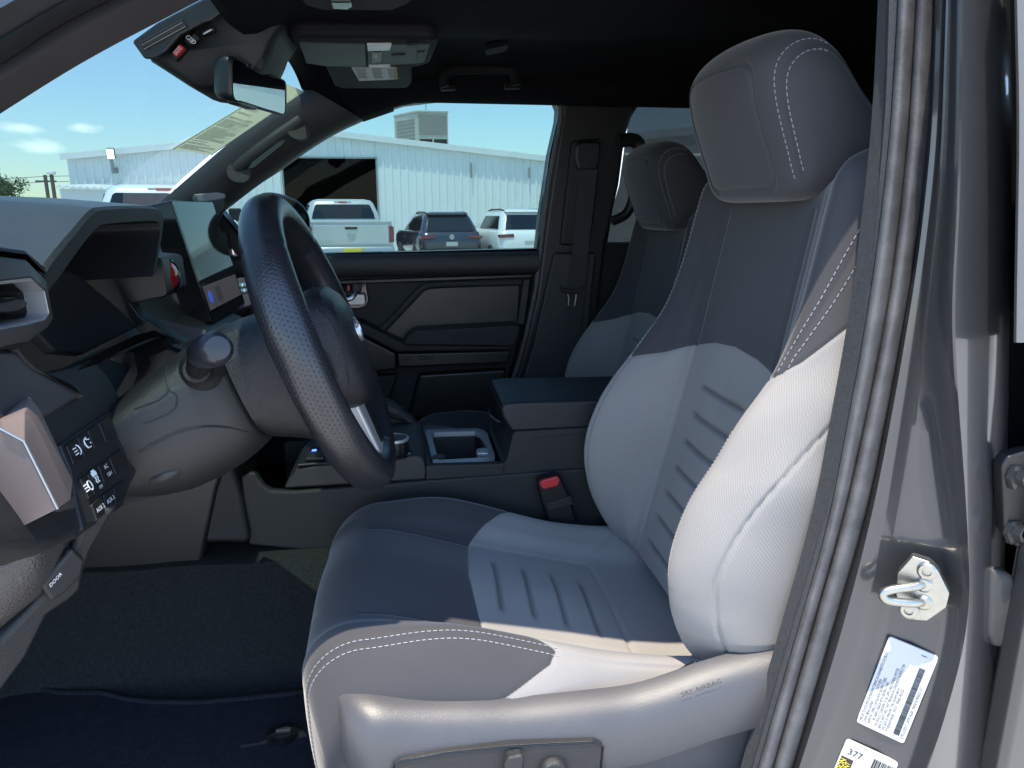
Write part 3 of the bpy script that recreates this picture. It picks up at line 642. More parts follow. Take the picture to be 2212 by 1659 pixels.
for q in ((.004,.008),(.007,-.0115)): mb.lathe(S(*q, .005), n_, [(.0085,0),(.0085,.002),(.006,.004)], 20)
mb.build('striker_loop', M['zinc'], st)
for q in ((.004,.0235),(-.004,-.0245)):
    mb = MB(); mb.lathe(S(*q, .0058), n_, [(.0095,0),(.0095,.0028),(.0075,.0042),(.0045,.0042),(.0040,.0018),(0,.0018)], 24); mb.build('striker_screw', M['zinc'], pl)
# labels on the pillar
def patch(corners, Y=None):
    return corners
def label(name, lab, tl, tr, br, bl, Yl, Yr, lift=.0012):
    """white sticker given by its four corners on the pillar face; returns thing, origin, unit vectors"""
    P4 = [PY(*tl, Yl), PY(*tr, Yr), PY(*br, Yr), PY(*bl, Yl)]
    c = sum(P4)/4; ex = (P4[1]-P4[0]+P4[2]-P4[3]); ex /= np.linalg.norm(ex); ey = (P4[0]-P4[3]+P4[1]-P4[2]); ey -= ex*(ex@ey); ey /= np.linalg.norm(ey)
    w_, h_ = np.linalg.norm(P4[1]-P4[0]), np.linalg.norm(P4[0]-P4[3]); nn = np.cross(ex, ey)
    if nn[1] > 0: nn = -nn
    return c, ex, ey, nn, w_, h_
# certification label: its lines run up the pillar
def pf(a, b):          # a point of the pillar's wide face, proud of the paint
    best = None
    for Y in np.arange(.56, .70, .0005):
        p = PY(a, b, Y); yy = b
        t = (a-L3(yy))/(L4(yy)-L3(yy)); prof = np.interp(t, [0,.12,.25,.5,.75,.92,1], [.648,.650,.649,.638,.622,.606,.596])+.05*(p[2]+.2)
        if best is None or abs(prof-Y) < best[0]: best = (abs(prof-Y), p)
    return best[1]
def sticker(name, lab, cat, c4, mat):
    """c4: photo corners (start of line bottom, end of line bottom, end of line top, start of line top) in reading order; flat sheet"""
    q = [pf(*p) for p in c4]; c = sum(q)/4
    ex = (q[1]-q[0])+(q[2]-q[3]); lx = np.linalg.norm(ex)/2; ex /= np.linalg.norm(ex)
    ey = (q[3]-q[0])+(q[2]-q[1]); ey -= ex*(ex@ey); ly = np.linalg.norm((q[3]-q[0])+(q[2]-q[1]))/2; ey /= np.linalg.norm(ey)
    nn = np.cross(ex, ey); c = c+nn*.0035
    t = thing(name, lab, cat, tuple(c))
    mb = MB(); mb.prism([c+ex*a+ey*b for a, b in rrect(lx, ly, .003)], -nn*.0030); return t, mb.build('backing', mat, t), c-ex*lx/2-ey*ly/2, ex, ey, nn, lx, ly
t, bk, O, ex, ey, nn, lx, ly = sticker('certification_label', 'white label of small print and a barcode below the striker on the pillar', 'label', ((1938,1618),(2018,1432),(1930,1357),(1862,1541)), M['white_label'])
tx = ['MFD BY TOYOTA MOTOR MANUFACTURING DE GUANAJUATO, S.A. DE C.V.', 'GVWR 2881KG (6350LB)                     DATE 08/24', 'GAWR FRT 1500KG (3307LB) WITH 265/70R17 TIRES,', '         RR 1660KG (3660LB) WITH 265/70R17 TIRES,', 'THIS VEHICLE CONFORMS TO ALL APPLICABLE FEDERAL MOTOR', 'VEHICLE SAFETY AND THEFT PREVENTION STANDARDS IN EFFECT ON', 'THE DATE OF MANUFACTURE SHOWN ABOVE.', '3TYLB5JN1RT045283   TRUCK   TRN45L-PRZSZA']
mb = MB(); sz = ly*.088
for i, s in enumerate(tx): text_mesh(mb, s, O+ex*lx*.04+ey*(ly*(.90-.077*i)), ex*.58, ey*.95, sz)
text_mesh(mb, 'C/TR 1L7/FD12    A/TM /AL60F   MADE IN MEXICO 377', O+ex*lx*.04+ey*ly*.05, ex*.62, ey, sz)
text_mesh(mb, '1', O+ex*lx*.93+ey*ly*.2, ex, ey, sz*1.8)
x = .06
while x < .82:
    wd = random.choice((.003, .005, .008)); mb.prism([O+ex*lx*a+ey*ly*b+nn*.0003 for a, b in ((x, .14), (x+wd, .14), (x+wd, .26), (x, .26))], nn*.0003); x += wd+random.choice((.004, .006))
mb.build('printing', M['ink'], bk, smooth=False)
t, bk, O, ex, ey, nn, lx, ly = sticker('loading_label', 'white label with a black and yellow INFORMATION panel and 377 at the photo\'s bottom edge', 'label', ((1868,1790),(1926,1662),(1842,1575),(1790,1702)), M['white_label'])
# its long lines run up along the pillar; the heading panel is black with yellow letters
mb = MB(); text_mesh(mb, '377', O+ex*lx*.80+ey*ly*.90, -ey, ex, .0105)
x = .0
while x < .34:
    wd = random.choice((.012, .02, .03)); mb.prism([O+ex*lx*a+ey*ly*b+nn*.0003 for a, b in ((.62, .06+x), (.62, .06+x+wd), (.90, .06+x+wd), (.90, .06+x))], nn*.0003); x += wd+random.choice((.012, .018))
mb.build('printing', M['ink'], bk, smooth=False)
mb = MB(); mb.prism([O+ex*lx*a+ey*ly*b+nn*.0003 for a, b in ((.03,.74),(.74,.74),(.74,.97),(.03,.97))], nn*.0004); mb.build('heading_panel', M['ink'], bk, smooth=False)
mb = MB(); text_mesh(mb, 'INFORMATION', O+ex*lx*.12+ey*ly*.87+nn*.0006, ex*.8, ey, .0085); text_mesh(mb, 'LE CHARGEMENT', O+ex*lx*.12+ey*ly*.77+nn*.0006, ex*.75, ey, .0075); mb.build('heading', M['yellow'], bk, smooth=False)
mb = MB(); mb.prism([O+ex*lx*a+ey*ly*b+nn*.0003 for a, b in ((.03,.22),(.38,.22),(.38,.48),(.03,.48))], nn*.0004); mb.build('red_panel', M['red'], bk, smooth=False)
mb = MB(); text_mesh(mb, "OWNER'S", O+ex*lx*.06+ey*ly*.38+nn*.0006, ex*.75, ey, .0075); text_mesh(mb, 'FOR', O+ex*lx*.16+ey*ly*.26+nn*.0006, ex*.75, ey, .0075); mb.build('heading', M['yellow'], bk, smooth=False)

# ------------------------------------------------------------------ passenger door
door = thing('passenger_door', 'black passenger door trim with armrest, silver handle and clear window, across the cab', 'car door', (.05, 2.0, -.5))
win = [(470,440),(560,392),(598,367),(657,325),(720,286),(781,257),(826,241),(873,227),(974,215),(1074,208),(1157,203),(1178,205),(1193,215),(1202,238),(1200,262),(1184,333),(1164,467),(1157,536),(690,547),(560,551)]
W3 = [PY(a, b, 2.0) for a, b in win]
c = sum(W3)/len(W3); inner = [p+V(0, .02, 0) for p in W3]
# frame: ring around the opening
def ringframe(name, inn, grow, y0, y1, mat, parent, bevel=0):
    cc = sum(inn)/len(inn); outp = []; n = len(inn)
    for i in range(n):
        a, b = inn[i-1], inn[(i+1) % n]; t = b-a; t[1] = 0; t /= np.linalg.norm(t); nrm = V(t[2], 0, -t[0]);
        if nrm@(inn[i]-cc) < 0: nrm = -nrm
        outp.append(inn[i]+nrm*grow)
    rings = []
    for k in range(n): rings.append([V(inn[k][0], y0, inn[k][2]), V(outp[k][0], y0-.004, outp[k][2]), V(outp[k][0], y1, outp[k][2]), V(inn[k][0], y1, inn[k][2])])
    return MB().loft(rings, True, False, True).build(name, mat, parent, bevel=bevel)
ringframe('window_frame', [p.copy() for p in W3], .05, 1.985, 2.03, M['plastic_smooth'], door)
ringframe('window_seal', [p*1. for p in W3], .007, 1.978, 1.992, M['gloss'], door)
MB().prism([V(p[0], 2.012, p[2]) for p in W3], (0, .004, 0)).build('window_glass', M['glass'], door, smooth=False)
def dslab(name, pts, Y, th, mat, bevel=.006, parent=None, seg=3):
    return MB().prism([PY(a, b, Y) for a, b in pts], (0, th, 0)).build(name, mat, parent or door, bevel=bevel, seg=seg)
pan = dslab('door_panel', [(470,560),(1156,545),(1146,640),(1128,720),(1098,830),(1080,1010),(470,1010)], 1.995, .05, M['plastic'], .01)
mb = MB(); rings = []
for x in np.linspace(-.60, .352, 14):
    f_ = [(2.012,-.099),(1.992,-.0975),(1.972,-.102),(1.963,-.115),(1.962,-.135),(1.968,-.157),(1.975,-.163),(2.012,-.163)]
    rings.append([V(x-.02*(b+.1), a, b-.0045*(.35-x)/.3*0+.010*(x-.35)) for a, b in f_])
mb.loft(rings).build('upper_rail', M['door_rail'] if 'door_rail' in M else M['plastic_grey'], door, angle=60)
dslab('trim_strip', [(690,607),(1150,592),(1149,600),(690,616)], 1.980, .02, M['plastic_smooth'], .003)
hb = dslab('handle_recess', [(715,606),(786,602),(791,610),(797,650),(790,662),(775,667),(715,668)], 1.985, .012, M['gloss'], .003)
hd = MB(); hd.tube(crom([PY(715,648,1.955),PY(735,647.5,1.955),PY(756,646,1.955),PY(764,640,1.958),PY(769,634,1.965)], 5), [.006]*21, 10, sx=.8); hd.build('door_handle', M['silver'], door)
dslab('handle_base', [(750,646),(768,635),(788,635),(790,655),(783,660),(752,660)], 1.962, .02, M['silver_dark'], .003, hb)
dslab('lock_button', [(761,613),(778,612),(780,632),(761,634)], 1.966, .018, M['plastic_grey'], .003, hb)
dslab('lock_mark', [(750,617),(755,616.5),(755.5,628),(750.5,628)], 1.981, .003, M['red'], 0, hb)
dslab('door_insert', [(822,715),(913,624),(935,614),(1124,608),(1119,700),(895,712),(873,742)], 1.984, .02, M['plastic_smooth'], .004)
mb = MB(); br = crom(PYs(1.978, (815,722),(850,688),(905,629),(918,620),(934,616),(1000,613),(1060,611),(1127,609)), 6)
mb.tube(br, .0105, 10, sx=.8); mb.build('insert_ridge', M['plastic'], door)
dslab('end_strip', [(1131,604),(1146,602),(1133,702),(1117,703)], 1.975, .03, M['plastic_grey'], .004)
ar = [(873,745),(874,735),(885,722),(898,714),(1118,702),(1123,706),(1122,722),(1109,748)]
mb = MB(); mb.prism([PY(a, b, 1.905) for a, b in ar], (0, .10, 0)); mb.build('armrest', M['leather'], door, bevel=.012, seg=4)
dslab('armrest_base', [(752,695),(775,694),(875,742),(1109,746),(1105,758),(858,762),(760,712)], 1.925, .08, M['plastic'], .008)
dslab('pull_cup', [(760,712),(858,764),(857,800),(800,806),(766,770)], 1.950, .05, M['plastic_smooth'], .008)
dslab('switch_pod', [(857,764),(1103,758),(1097,784),(861,794)], 1.915, .08, M['plastic_smooth'], .005)
for x0 in (872, 903, 921): dslab('window_switch', [(x0,770),(x0+16,769.5),(x0+15,777),(x0,778)], 1.9105, .01, M['plastic_grey'], .002)
dslab('map_pocket', [(905,808),(1096,797),(1075,900),(880,905)], 1.965, .04, M['plastic_smooth'], .01)
dslab('speaker_cover', [(760,815),(860,808),(830,905),(760,905)], 1.975, .03, M['plastic'], .01)
# dark seal down the rear edge of the door opening
mb = MB(); sp = crom(PYs(1.975, (1150,206),(1192,208),(1207,222),(1212,245),(1208,280),(1196,340),(1178,460),(1168,545),(1155,640),(1130,750),(1105,830)), 5); mb.tube(sp, .008, 8); mb.build('door_opening_seal', M['rubber'], door)
# ------------------------------------------------------------------ far centre pillar, belt, rear window
fp = [(1205,200),(1420,196),(1395,214),(1366,244),(1352,290),(1338,400),(1310,520),(1290,700),(1262,900),(1090,900),(1130,760),(1158,640),(1170,545),(1182,455),(1198,345),(1212,262),(1214,235)]
MB().prism([PY(a, b, 1.965) for a, b in fp], (0, .05, 0)).build('far_pillar_trim', M['plastic_smooth'], cab, bevel=.012, seg=3)
MB().prism([PY(a, b, 1.945) for a, b in ((1236,303),(1300,298),(1290,420),(1275,530),(1243,530),(1210,530))], (0, .03, 0)).build('belt_guide_panel', M['plastic'], cab, bevel=.008)
MB().prism([PY(a, b, 1.955) for a, b in ((1196,545),(1290,545),(1275,700),(1245,880),(1110,880),(1150,745))], (0, .03, 0)).build('far_pillar_lower_trim', M['plastic_grey'], cab, bevel=.01)
mb = MB(); hh = crom(PYs(1.93, (1335,306),(1360,302),(1378,310),(1380,335),(1374,390),(1364,440),(1350,464),(1322,478)), 6); mb.tube(hh, [.0185 if i < 16 else .0135 for i in range(len(hh))], 10); mb.build('rear_grip', M['plastic_smooth'], cab)
rw = [(1352,300),(1360,255),(1380,225),(1402,210),(1425,203),(1720,196),(1740,560),(1290,560),(1310,500),(1338,400)]
MB().prism([PY(a, b, 2.03) for a, b in rw], (0, .004, 0)).build('rear_side_window', M['glass_dark'], cab, smooth=False)
MB().prism([PY(a, b, 2.0) for a, b in ((1285,524),(1740,520),(1740,1000),(1240,1000))], (0, .05, 0)).build('rear_door_trim', M['plastic_smooth'], cab, bevel=.01)
MB().prism([PY(a, b, 2.0) for a, b in ((1390,207),(1740,200),(1740,120),(1380,120))], (0, .05, 0)).build('rear_window_header', M['headliner'], cab)
MB().box((-1.1, 2.05, -.85), (.95, 2.07, -.13)).build('far_lower_flank', M['plastic_smooth'], cab)
MB().prism([PY(a, b, 2.045) for a, b in ((1185,190),(1430,190),(1410,206),(1380,225),(1362,255),(1345,310),(1316,500),(1300,600),(1140,600),(1168,535),(1190,340),(1212,250))], (0, .02, 0)).build('far_pillar_panel', M['plastic_smooth'], cab)
MB().box((.95, 1.99, -.80), (1.6, 2.04, .33)).build('far_rear_flank', M['headliner'], cab)
belt = thing('seat_belt', 'black seat belt hanging down the far centre pillar with its metal tongue', 'seat belt', PY(1240, 640, 1.9))
mb = MB(); mb.prism([PY(a, b, 1.925) for a, b in ((1244,312),(1256,305),(1293,305),(1299,316),(1296,352),(1287,368),(1249,368),(1243,345))], (0, .025, 0)); mb.build('upper_anchor', M['plastic_smooth'], belt, bevel=.007, seg=3)
mb = MB(); cl = [((1252,366),(1291,366)),((1244,450),(1281,452)),((1236,540),(1271,541)),((1229,628),(1263,628)),((1222,710),(1254,712)),((1212,800),(1243,802))]
ra = [[PY(*a, 1.918), PY(*b, 1.918), PY(*b, 1.920), PY(*a, 1.920)] for a, b in cl]; mb.loft(ra); mb.build('webbing', M['webbing'] if 'webbing' in M else M['plastic'], belt)
mb = MB(); mb.prism([PY(a, b, 1.908) for a, b in ((1211,617),(1218,624),(1252,626),(1260,618),(1259,630),(1246,636),(1224,635),(1212,626))], (0, .012, 0)); mb.build('tongue_grip', M['plastic_smooth'], belt, bevel=.002)
fr = [PY(a, b, 1.911) for a, b in ((1226,634),(1229,643),(1228,659),(1241,661),(1244,645),(1245,636))]; mb = MB(); mb.tube(fr, .0022, 8); mb.build('tongue', M['silver_dark'], belt)
# outside mirror of the passenger side
om = thing('door_mirror', 'black outside mirror of the truck beyond the passenger window', 'wing mirror', PY(620, 480, 2.15))
q = [(545,430),(558,412),(592,414),(631,428),(648,443),(660,462),(665,488),(657,512),(625,535),(580,540),(548,520)]
P0 = [PY(a, b, 2.12) for a, b in q]; cc = sum(P0)/len(P0); mb = MB()
mb.loft([[cc+(p-cc)*k+V(dx, dy, 0) for p in P0] for k, dx, dy in ((.82,.02,.0),(.97,.012,.01),(1,0,.03),(.98,-.02,.10),(.9,-.05,.18),(.6,-.09,.22))]); mb.build('mirror_housing', M['gloss'], om, sub=1)
mb = MB(); mb.box(tuple(cc+V(-.10,-.10,-.05)), tuple(cc+V(-.04,.05,-.02))); mb.build('mirror_arm', M['plastic_smooth'], om, bevel=.008)

# ================================================================== DASHBOARD
dash = thing('dashboard', 'black dashboard with hooded instrument binnacle, touch screen and switch panel, left of the wheel', 'dashboard', (-.6, 1.32, -.4))
def PP(px, py, P0, n): d = ray(px, py); return d*((np.array(P0)@np.array(n))/(d@np.array(n)))
def slabX(name, pts, X, th, mat, parent=None, bevel=.004, seg=3): return MB().prism([PX(a, b, X) for a, b in pts], (-th, 0, 0)).build(name, mat, parent or dash, bevel=bevel, seg=seg)
def slabP(name, pts, P0, n, th, mat, parent=None, bevel=.004, seg=3, lift=0.):
    n = np.array(n, float); n /= np.linalg.norm(n); return MB().prism([PP(a, b, P0, n)+n*lift for a, b in pts], -n*th).build(name, mat, parent or dash, bevel=bevel, seg=seg)
# passenger side body, swept across the cab
mb = MB(); rings = []
for y in np.linspace(1.145, 1.985, 20):
    k = np.clip((y-1.7)/.25, 0, 1); t = -.062+.045*k; xo = .03*np.clip((1.3-y)/.15, 0, 1)*0-.10*k*0
    f_ = [(-1.10,-.05),(-.95,-.03),(-.75,t+.01),(-.56,t),(-.50,t-.008),(-.470,t-.03),(-.462,-.13),(-.455,-.16),(-.43,-.19),(-.425,-.24),(-.47,-.33),(-.60,-.40),(-.9,-.42),(-1.10,-.40)]
    rings.append([V(a+xo, y, b) for a, b in f_])
mb.loft(rings).build('dash_body', M['soft'], dash, angle=40)
mb = MB(); rings = []
for y in np.linspace(.64, 1.16, 12):
    f_ = [(-1.10,-.05),(-.95,-.01),(-.70,-.0),(-.66,-.03),(-.64,-.20),(-.60,-.40),(-.9,-.42),(-1.10,-.40)]; rings.append([V(a, y, b) for a, b in f_])
mb.loft(rings).build('binnacle_back', M['plastic_smooth'], dash, angle=40)
# instrument hood: an arched shell running back to the windshield
def arch(pts, x, n=7): return [V(x, a, b) for a, b in crom(pts, n)]
o0 = [(.752,-.066),(.785,-.047),(.842,-.022),(.893,-.001),(.925,.004),(1.02,.0065),(1.10,.006),(1.128,.001),(1.128,-.014),(1.105,-.045),(1.075,-.080)]
def scl(pts, dy, dz, s=1.): return [(YS+(a-YS)*s+dy, b+dz) for a, b in pts]
outer = [arch(o0, -.358), arch(scl(o0, 0, .0035), -.363), arch(scl(o0, 0, .006, 1.01), -.38), arch(scl(o0, 0, .014, 1.04), -.48), arch(scl(o0, -.01, .018, 1.08), -.60), arch(scl(o0, -.02, .012, 1.14), -.75), arch(scl(o0, -.02, -.02, 1.2), -.95)]
i0 = [(a*.985+YS*.015, b-.0165) for a, b in o0]; i0[0] = (.764, -.076); i0[1] = (.795,-.062); i0[7] = (1.112,-.017); i0[8] = (1.110,-.028); i0[9] = (1.088,-.055); i0[10] = (1.06,-.086)
inner = [arch(scl(i0, 0, -.012, .95), -.62), arch(scl(i0, 0, -.004, .98), -.45), arch(i0, -.366), arch(i0, -.358)]
hood = MB().loft(outer[1:], False, False).build('instrument_hood', M['hood'], dash, angle=50)
MB().loft(inner+outer[:2], False, False).build('hood_lining', M['soft'], hood, angle=40)
# instrument display: a black curved panel under the hood
slabP('instrument_panel', [(70,600),(110,588),(149,583),(178,598),(240,650),(303,704),(262,724),(182,764),(120,760),(80,720)], (-.47,.95,-.12), (.86,-.35,.25), .02, M['gloss_matte'], None, .004)
# block to the right of the instruments, with the start button
mb = MB(); blk = [PY(a, b, 1.115) for a, b in ((120,620),(183,597),(213,560),(225,556),(300,551),(347,557),(352,566),(362,632),(358,640),(282,656),(300,682),(330,700),(400,742),(330,745),(290,705),(176,606))]
mb.prism(blk, (0, .03, 0)); mb.build('instrument_side', M['plastic_smooth'], dash, bevel=.006, seg=3)
mb = MB(); bb = [PY(a, b, 1.120) for a, b in ((215,560),(300,552),(346,556),(353,566),(364,630),(359,640),(284,655),(230,640))]
mb.prism(bb, (.0, .095, .0)); mb.build('instrument_block', M['soft'], dash, bevel=.007, seg=3)
c = V(-.3965, 1.185, -.092)
c = PX(366, 594, -.3635); mb = MB(); mb.lathe(c, (1, -.25, .12), [(.025,-.006),(.025,.002),(.022,.004),(.0205,.001)], 28); sb = mb.build('start_button_ring', M['gloss'], dash)
mb = MB(); mb.lathe(c, (1, -.25, .12), [(.0195,-.004),(.0195,.003),(.016,.0055),(.008,.0065),(0,.0068)], 28); mb.build('start_button', M['red_gloss'], sb)
# left air vent
vo = [(-34,562),(-24,553),(0,553),(57,563),(84,587),(101,606),(115,688),(107,702),(64,735),(0,750),(-22,751),(-40,690),(-40,600)]
vi = [(-22,610),(0,607),(70,600),(99,629),(109,678),(100,691),(0,712),(-20,714),(-28,660)]
VO = [(-34,562),(0,553),(57,560),(100,604),(116,688),(105,706),(63,738),(0,751),(-34,753)]; VI = [(-22,613),(0,608),(68,600),(98,629),(108,677),(99,691),(62,701),(0,713),(-22,716)]
def frame(A, B, XA, XB_, dep, mat, name, parent, bev):
    a, b = [PX(*p, XA) for p in A], [PX(*p, XB_) for p in B]; d = V(-dep, 0, 0)
    return MB().loft([a, b, [p+d for p in b], [p+d for p in a]], True, False, True).build(name, mat, parent, bevel=bev, seg=3)
A_, B_ = [PX(*p, -.356) for p in VO], [PX(*p, -.348) for p in VI]; bk0 = V(-.13, 0, 0); bk1 = V(-.008, 0, 0)
vent = MB().loft([[p+bk0 for p in A_], A_, B_, [p+bk1 for p in B_]], True, False).build('air_vent', M['vent_frame'], dash, bevel=.003, seg=3)
cB = sum(B_)/len(B_); MB().loft([[p+bk1 for p in B_], [cB+(p-cB)*.94+V(-.06, 0, 0) for p in B_]], True, False).build('vent_duct', M['gloss_matte'], vent)
ci = (40, 655); VJ = [(ci[0]+(a-ci[0])*.90, ci[1]+(b-ci[1])*.86) for a, b in VI]
frame(VI, VJ, -.3475, -.352, .02, M['silver_dull'], 'vent_bezel', vent, .0015)
mb = MB(); A = [PX(*p, -.40) for p in VO]; mb.prism(A, (-.002, 0, 0)); mb.build('vent_throat', M['gloss_matte'], vent)
for yy in (640, 690):
    mb = MB(); mb.prism([PX(a, b, -.372) for a, b in ((-24,yy+4),(105,yy-6),(108,yy),(-24,yy+11))], (-.03, 0, .0)); mb.build('vent_slat', M['plastic_smooth'], vent, bevel=.002)
mb = MB(); mb.prism([PX(a, b, -.354) for a, b in ((-22,658),(0,656),(52,645),(61,652),(60,662),(38,672),(0,676),(-22,678))], (-.02, 0, 0)); mb.build('vent_tab', M['plastic_grey'], vent, bevel=.004, seg=3)
slabX('vent_shoulder', [(-34,556),(-34,533),(0,532),(58,540),(100,575),(112,610),(98,600),(58,560),(0,552)], -.358, .20, M['soft'], bevel=.006)
# lower dash panel around the column opening
PA, NA = V(-.365,.8,-.165), V(.93,0,.37)/np.linalg.norm(V(.93,0,.37))
low = [(-120,760),(22,748),(45,752),(58,772),(74,791),(92,798),(115,797),(155,788),(200,774),(250,748),(308,724),(338,716),(364,727),(382,744),(372,752),(357,735),(338,725),(301,735),(250,760),(212,784),(238,812),(256,848),(285,900),(303,948),(311,985),(302,1020),(266,1086),(175,1152),(120,1180),(-120,1180)]
slabP('lower_dash', low, PA, NA, .05, M['soft'], None, .008)
slabP('column_cavity', [(205,775),(340,715),(400,745),(330,900),(300,960),(240,850)], PA, NA, .01, M['gloss_matte'], None, 0, lift=-.09)
slabP('bronze_insert', [(-120,765),(20,762),(40,770),(67,800),(100,818),(147,838),(167,858),(150,868),(78,912),(60,905),(-120,985)], PA, NA, .012, M['brown_dark'], None, .004, lift=.004)
slabP('edge_highlight', [(22,757),(26,757),(48,784),(70,802),(108,819),(149,836),(172,862),(169,863),(146,838),(105,821),(66,804),(44,786)], PA, NA, .010, M['plastic_grey'], None, .001, lift=.006)  # paler strip paints a highlight along the insert's top edge
# switch panel with three rows of switches
sp_ = slabP('switch_panel', [(122,962),(229,890),(238,893),(258,944),(281,1036),(266,1080),(173,1148),(160,1097),(145,1017)], PA, NA, .02, M['gloss_matte'], None, .003, lift=.003)
slabP('switch_surround', [(75,915),(120,885),(180,868),(232,880),(250,905),(268,950),(290,1037),(274,1090),(172,1160),(150,1160),(140,1020),(115,965)], PA, NA, .02, M['soft'], None, .006, lift=-.001)
D3 = lambda x, y: (x*.3335, 864+y*.3335)
rows_ = [([(390,305),(465,250),(533,205),(602,155),(685,100)], [(445,440),(517,393),(583,335),(657,288),(738,246)]), ([(480,522),(530,488),(600,432),(672,385),(757,318)], [(545,660),(582,632),(645,560),(722,500),(800,452)]), ([(556,690),(634,622),(702,572),(782,520)], [(594,800),(654,752),(718,700),(790,632)])]
NAu = NA; icons = []
def on_sw(x, y, l=.0065): p = PP(*D3(x, y), PA, NA); return p+NA*l
ruv = V(0, 1, 0)
for r_, (tp, bt_) in enumerate(rows_):
    for k in range(len(tp)-1):
        q = [tp[k], tp[k+1], bt_[k+1], bt_[k]]; cx, cy = sum(a for a, b in q)/4, sum(b for a, b in q)/4
        q = [D3(cx+(a-cx)*.93, cy+(b-cy)*.93) for a, b in q]
        sw = slabP('switch', q, PA, NA, .010, M['plastic_smooth'], sp_, .0012, 2, lift=.0055)
        icons.append((r_, k, cx, cy, sw))
ex_ = PP(*D3(757, 318), PA, NA)-PP(*D3(480, 522), PA, NA); ex_ /= np.linalg.norm(ex_); ey_ = np.cross(NA, ex_)*1.; ey_ = ey_ if ey_[2] > 0 else -ey_
for r_, k, cx, cy, sw in icons:
    mb = MB(); o = on_sw(cx, cy)
    def t_(s, dx, dy, size): text_mesh(mb, s, o+ex_*dx+ey_*dy, ex_, ey_, size, .0002)
    if r_ == 0 and k == 0:
        mb.tube([o+ex_*(.004+.004*math.cos(a))*1+ey_*(.005*math.sin(a)) for a in np.linspace(-1.6, 1.6, 9)], .0006, 5)
        for d in (-.003, 0, .003): mb.obox(o+ex_*-.001+ey_*d, ex_*.003, ey_*.0005, NA*.0003)
    elif r_ == 0 and k == 1:
        mb.tube([o+ex_*.004*math.cos(a)+ey_*(.005*math.sin(a)) for a in np.linspace(.6, 5., 10)], .0007, 5)
        for a in np.linspace(-1, 1.2, 4): mb.obox(o+ex_*.007*math.cos(a)+ey_*.006*math.sin(a), ex_*.0009, ey_*.0006, NA*.0003)
    elif r_ == 1 and k == 0:
        mb.tube([o+ex_*(.003+.0035*math.cos(a))+ey_*(.005*math.sin(a)) for a in np.linspace(0, 2*math.pi, 12)], .0006, 5)
        for d in (-.003, 0, .003): mb.obox(o-ex_*.005+ey_*d, ex_*.003, ey_*.0005, NA*.0003)
    elif r_ == 1 and k == 1:
        mb.obox(o+ey_*.006, ex_*.0045, ey_*.0022, NA*.0003); mb.obox(o+ey_*.009, ex_*.003, ey_*.0012, NA*.0003)
        for d in (-.002, .002): mb.tube([o+ex_*(d+.0012*math.sin(q*2.2))+ey_*(.003-.0022*q) for q in range(4)], .0006, 4)
        t_('OFF', -.005, -.010, .0045)
    elif r_ == 1 and k == 2: t_('AC', -.004, .002, .0062); t_('120V', -.0065, -.006, .0055)
    elif r_ == 2 and k == 0: t_('AUX 2', -.0085, -.002, .0060)
    elif r_ == 2 and k == 1: t_('AUX 3', -.0085, -.002, .0060)
    if mb.v: mb.build('switch_marking', M['ink_white'], sw.parent, smooth=False)
# bronze end block nearest the door
rid = [PY(a, b, .598) for a, b in ((-120,870),(0,924),(53,952),(126,1098))]
upb = [PY(a, b, .640) for a, b in ((-120,860),(0,912),(53,887),(78,917),(153,1078))]; lowb = [PY(a, b, .606) for a, b in ((-120,1085),(0,1140),(42,1140))]
mb = MB(); mb.add(rid+upb+lowb, [(0,1,5,4),(1,2,6,5),(2,7,6),(2,3,8,7),(0,9,10,1),(1,10,11,2),(2,11,3)])
bk_ = [p+V(-.02, .05, 0) for p in upb+lowb]; n0 = len(mb.v); mb.add(bk_, [(0,1,2,3,4,7,6,5)])
mb.add([upb[i] for i in range(5)]+[p for p in bk_[:5]], [(0,1,6,5),(1,2,7,6),(2,3,8,7),(3,4,9,8)])
mb.add([rid[3], upb[4], bk_[4], lowb[2], bk_[7]], [(0,1,2,4,3)]); mb.build('end_block', M['brown'], dash, bevel=.0025, angle=20)
mb = MB(); mb.tube([p+V(0, -.0012, 0) for p in rid[1:]], .0014, 8); mb.build('block_edge', M['silver_dark'], dash)
# grained knee roll sweeping down to the door side
kr = [((-140,1085),(-140,1330)),((-60,1120),(-60,1400)),((0,1142),(0,1385)),((40,1140),(55,1325)),((90,1117),(112,1268)),((128,1098),(145,1222)),((152,1081),(166,1172)),((164,1095),(172,1130))]
rings = []
for a, b in kr:
    yk = .628+.055*max(0, (a[0]-60)/110)**1.5; p, q = PY(*a, yk), PY(*b, yk+.04); m_ = p*.5+q*.5+V(.004, -.030, 0); m1 = p*.82+q*.18+V(0, -.018, .004); m3 = p*.2+q*.8+V(0, -.022, -.004)
    rings.append([p+V(-.01, .05, 0), p, m1, m_, m3, q, q+V(-.02, .08, 0)])
MB().loft([list(x) for x in np.array([crom(np.array(rings)[:, k], 5) for k in range(7)]).transpose(1, 0, 2)]).build('knee_roll', M['vinyl_grain'], dash, angle=60)
slabP('lower_trim', [(166,1172),(182,1120),(265,1088),(240,1120),(200,1190),(183,1240),(178,1275),(150,1300),(105,1330),(60,1420),(0,1500),(-60,1560),(-140,1560),(-140,1400),(0,1385),(112,1268)], (-.31,.72,-.36), (.75,-.55,-.1), .03, M['plastic'], None, .008)
slabP('fuse_cover', [(118,1215),(150,1178),(168,1195),(178,1205),(170,1240),(128,1282),(104,1296),(82,1262)], (-.305,.72,-.36), (.75,-.55,-.1), .01, M['gloss_matte'], None, .004, lift=.006)
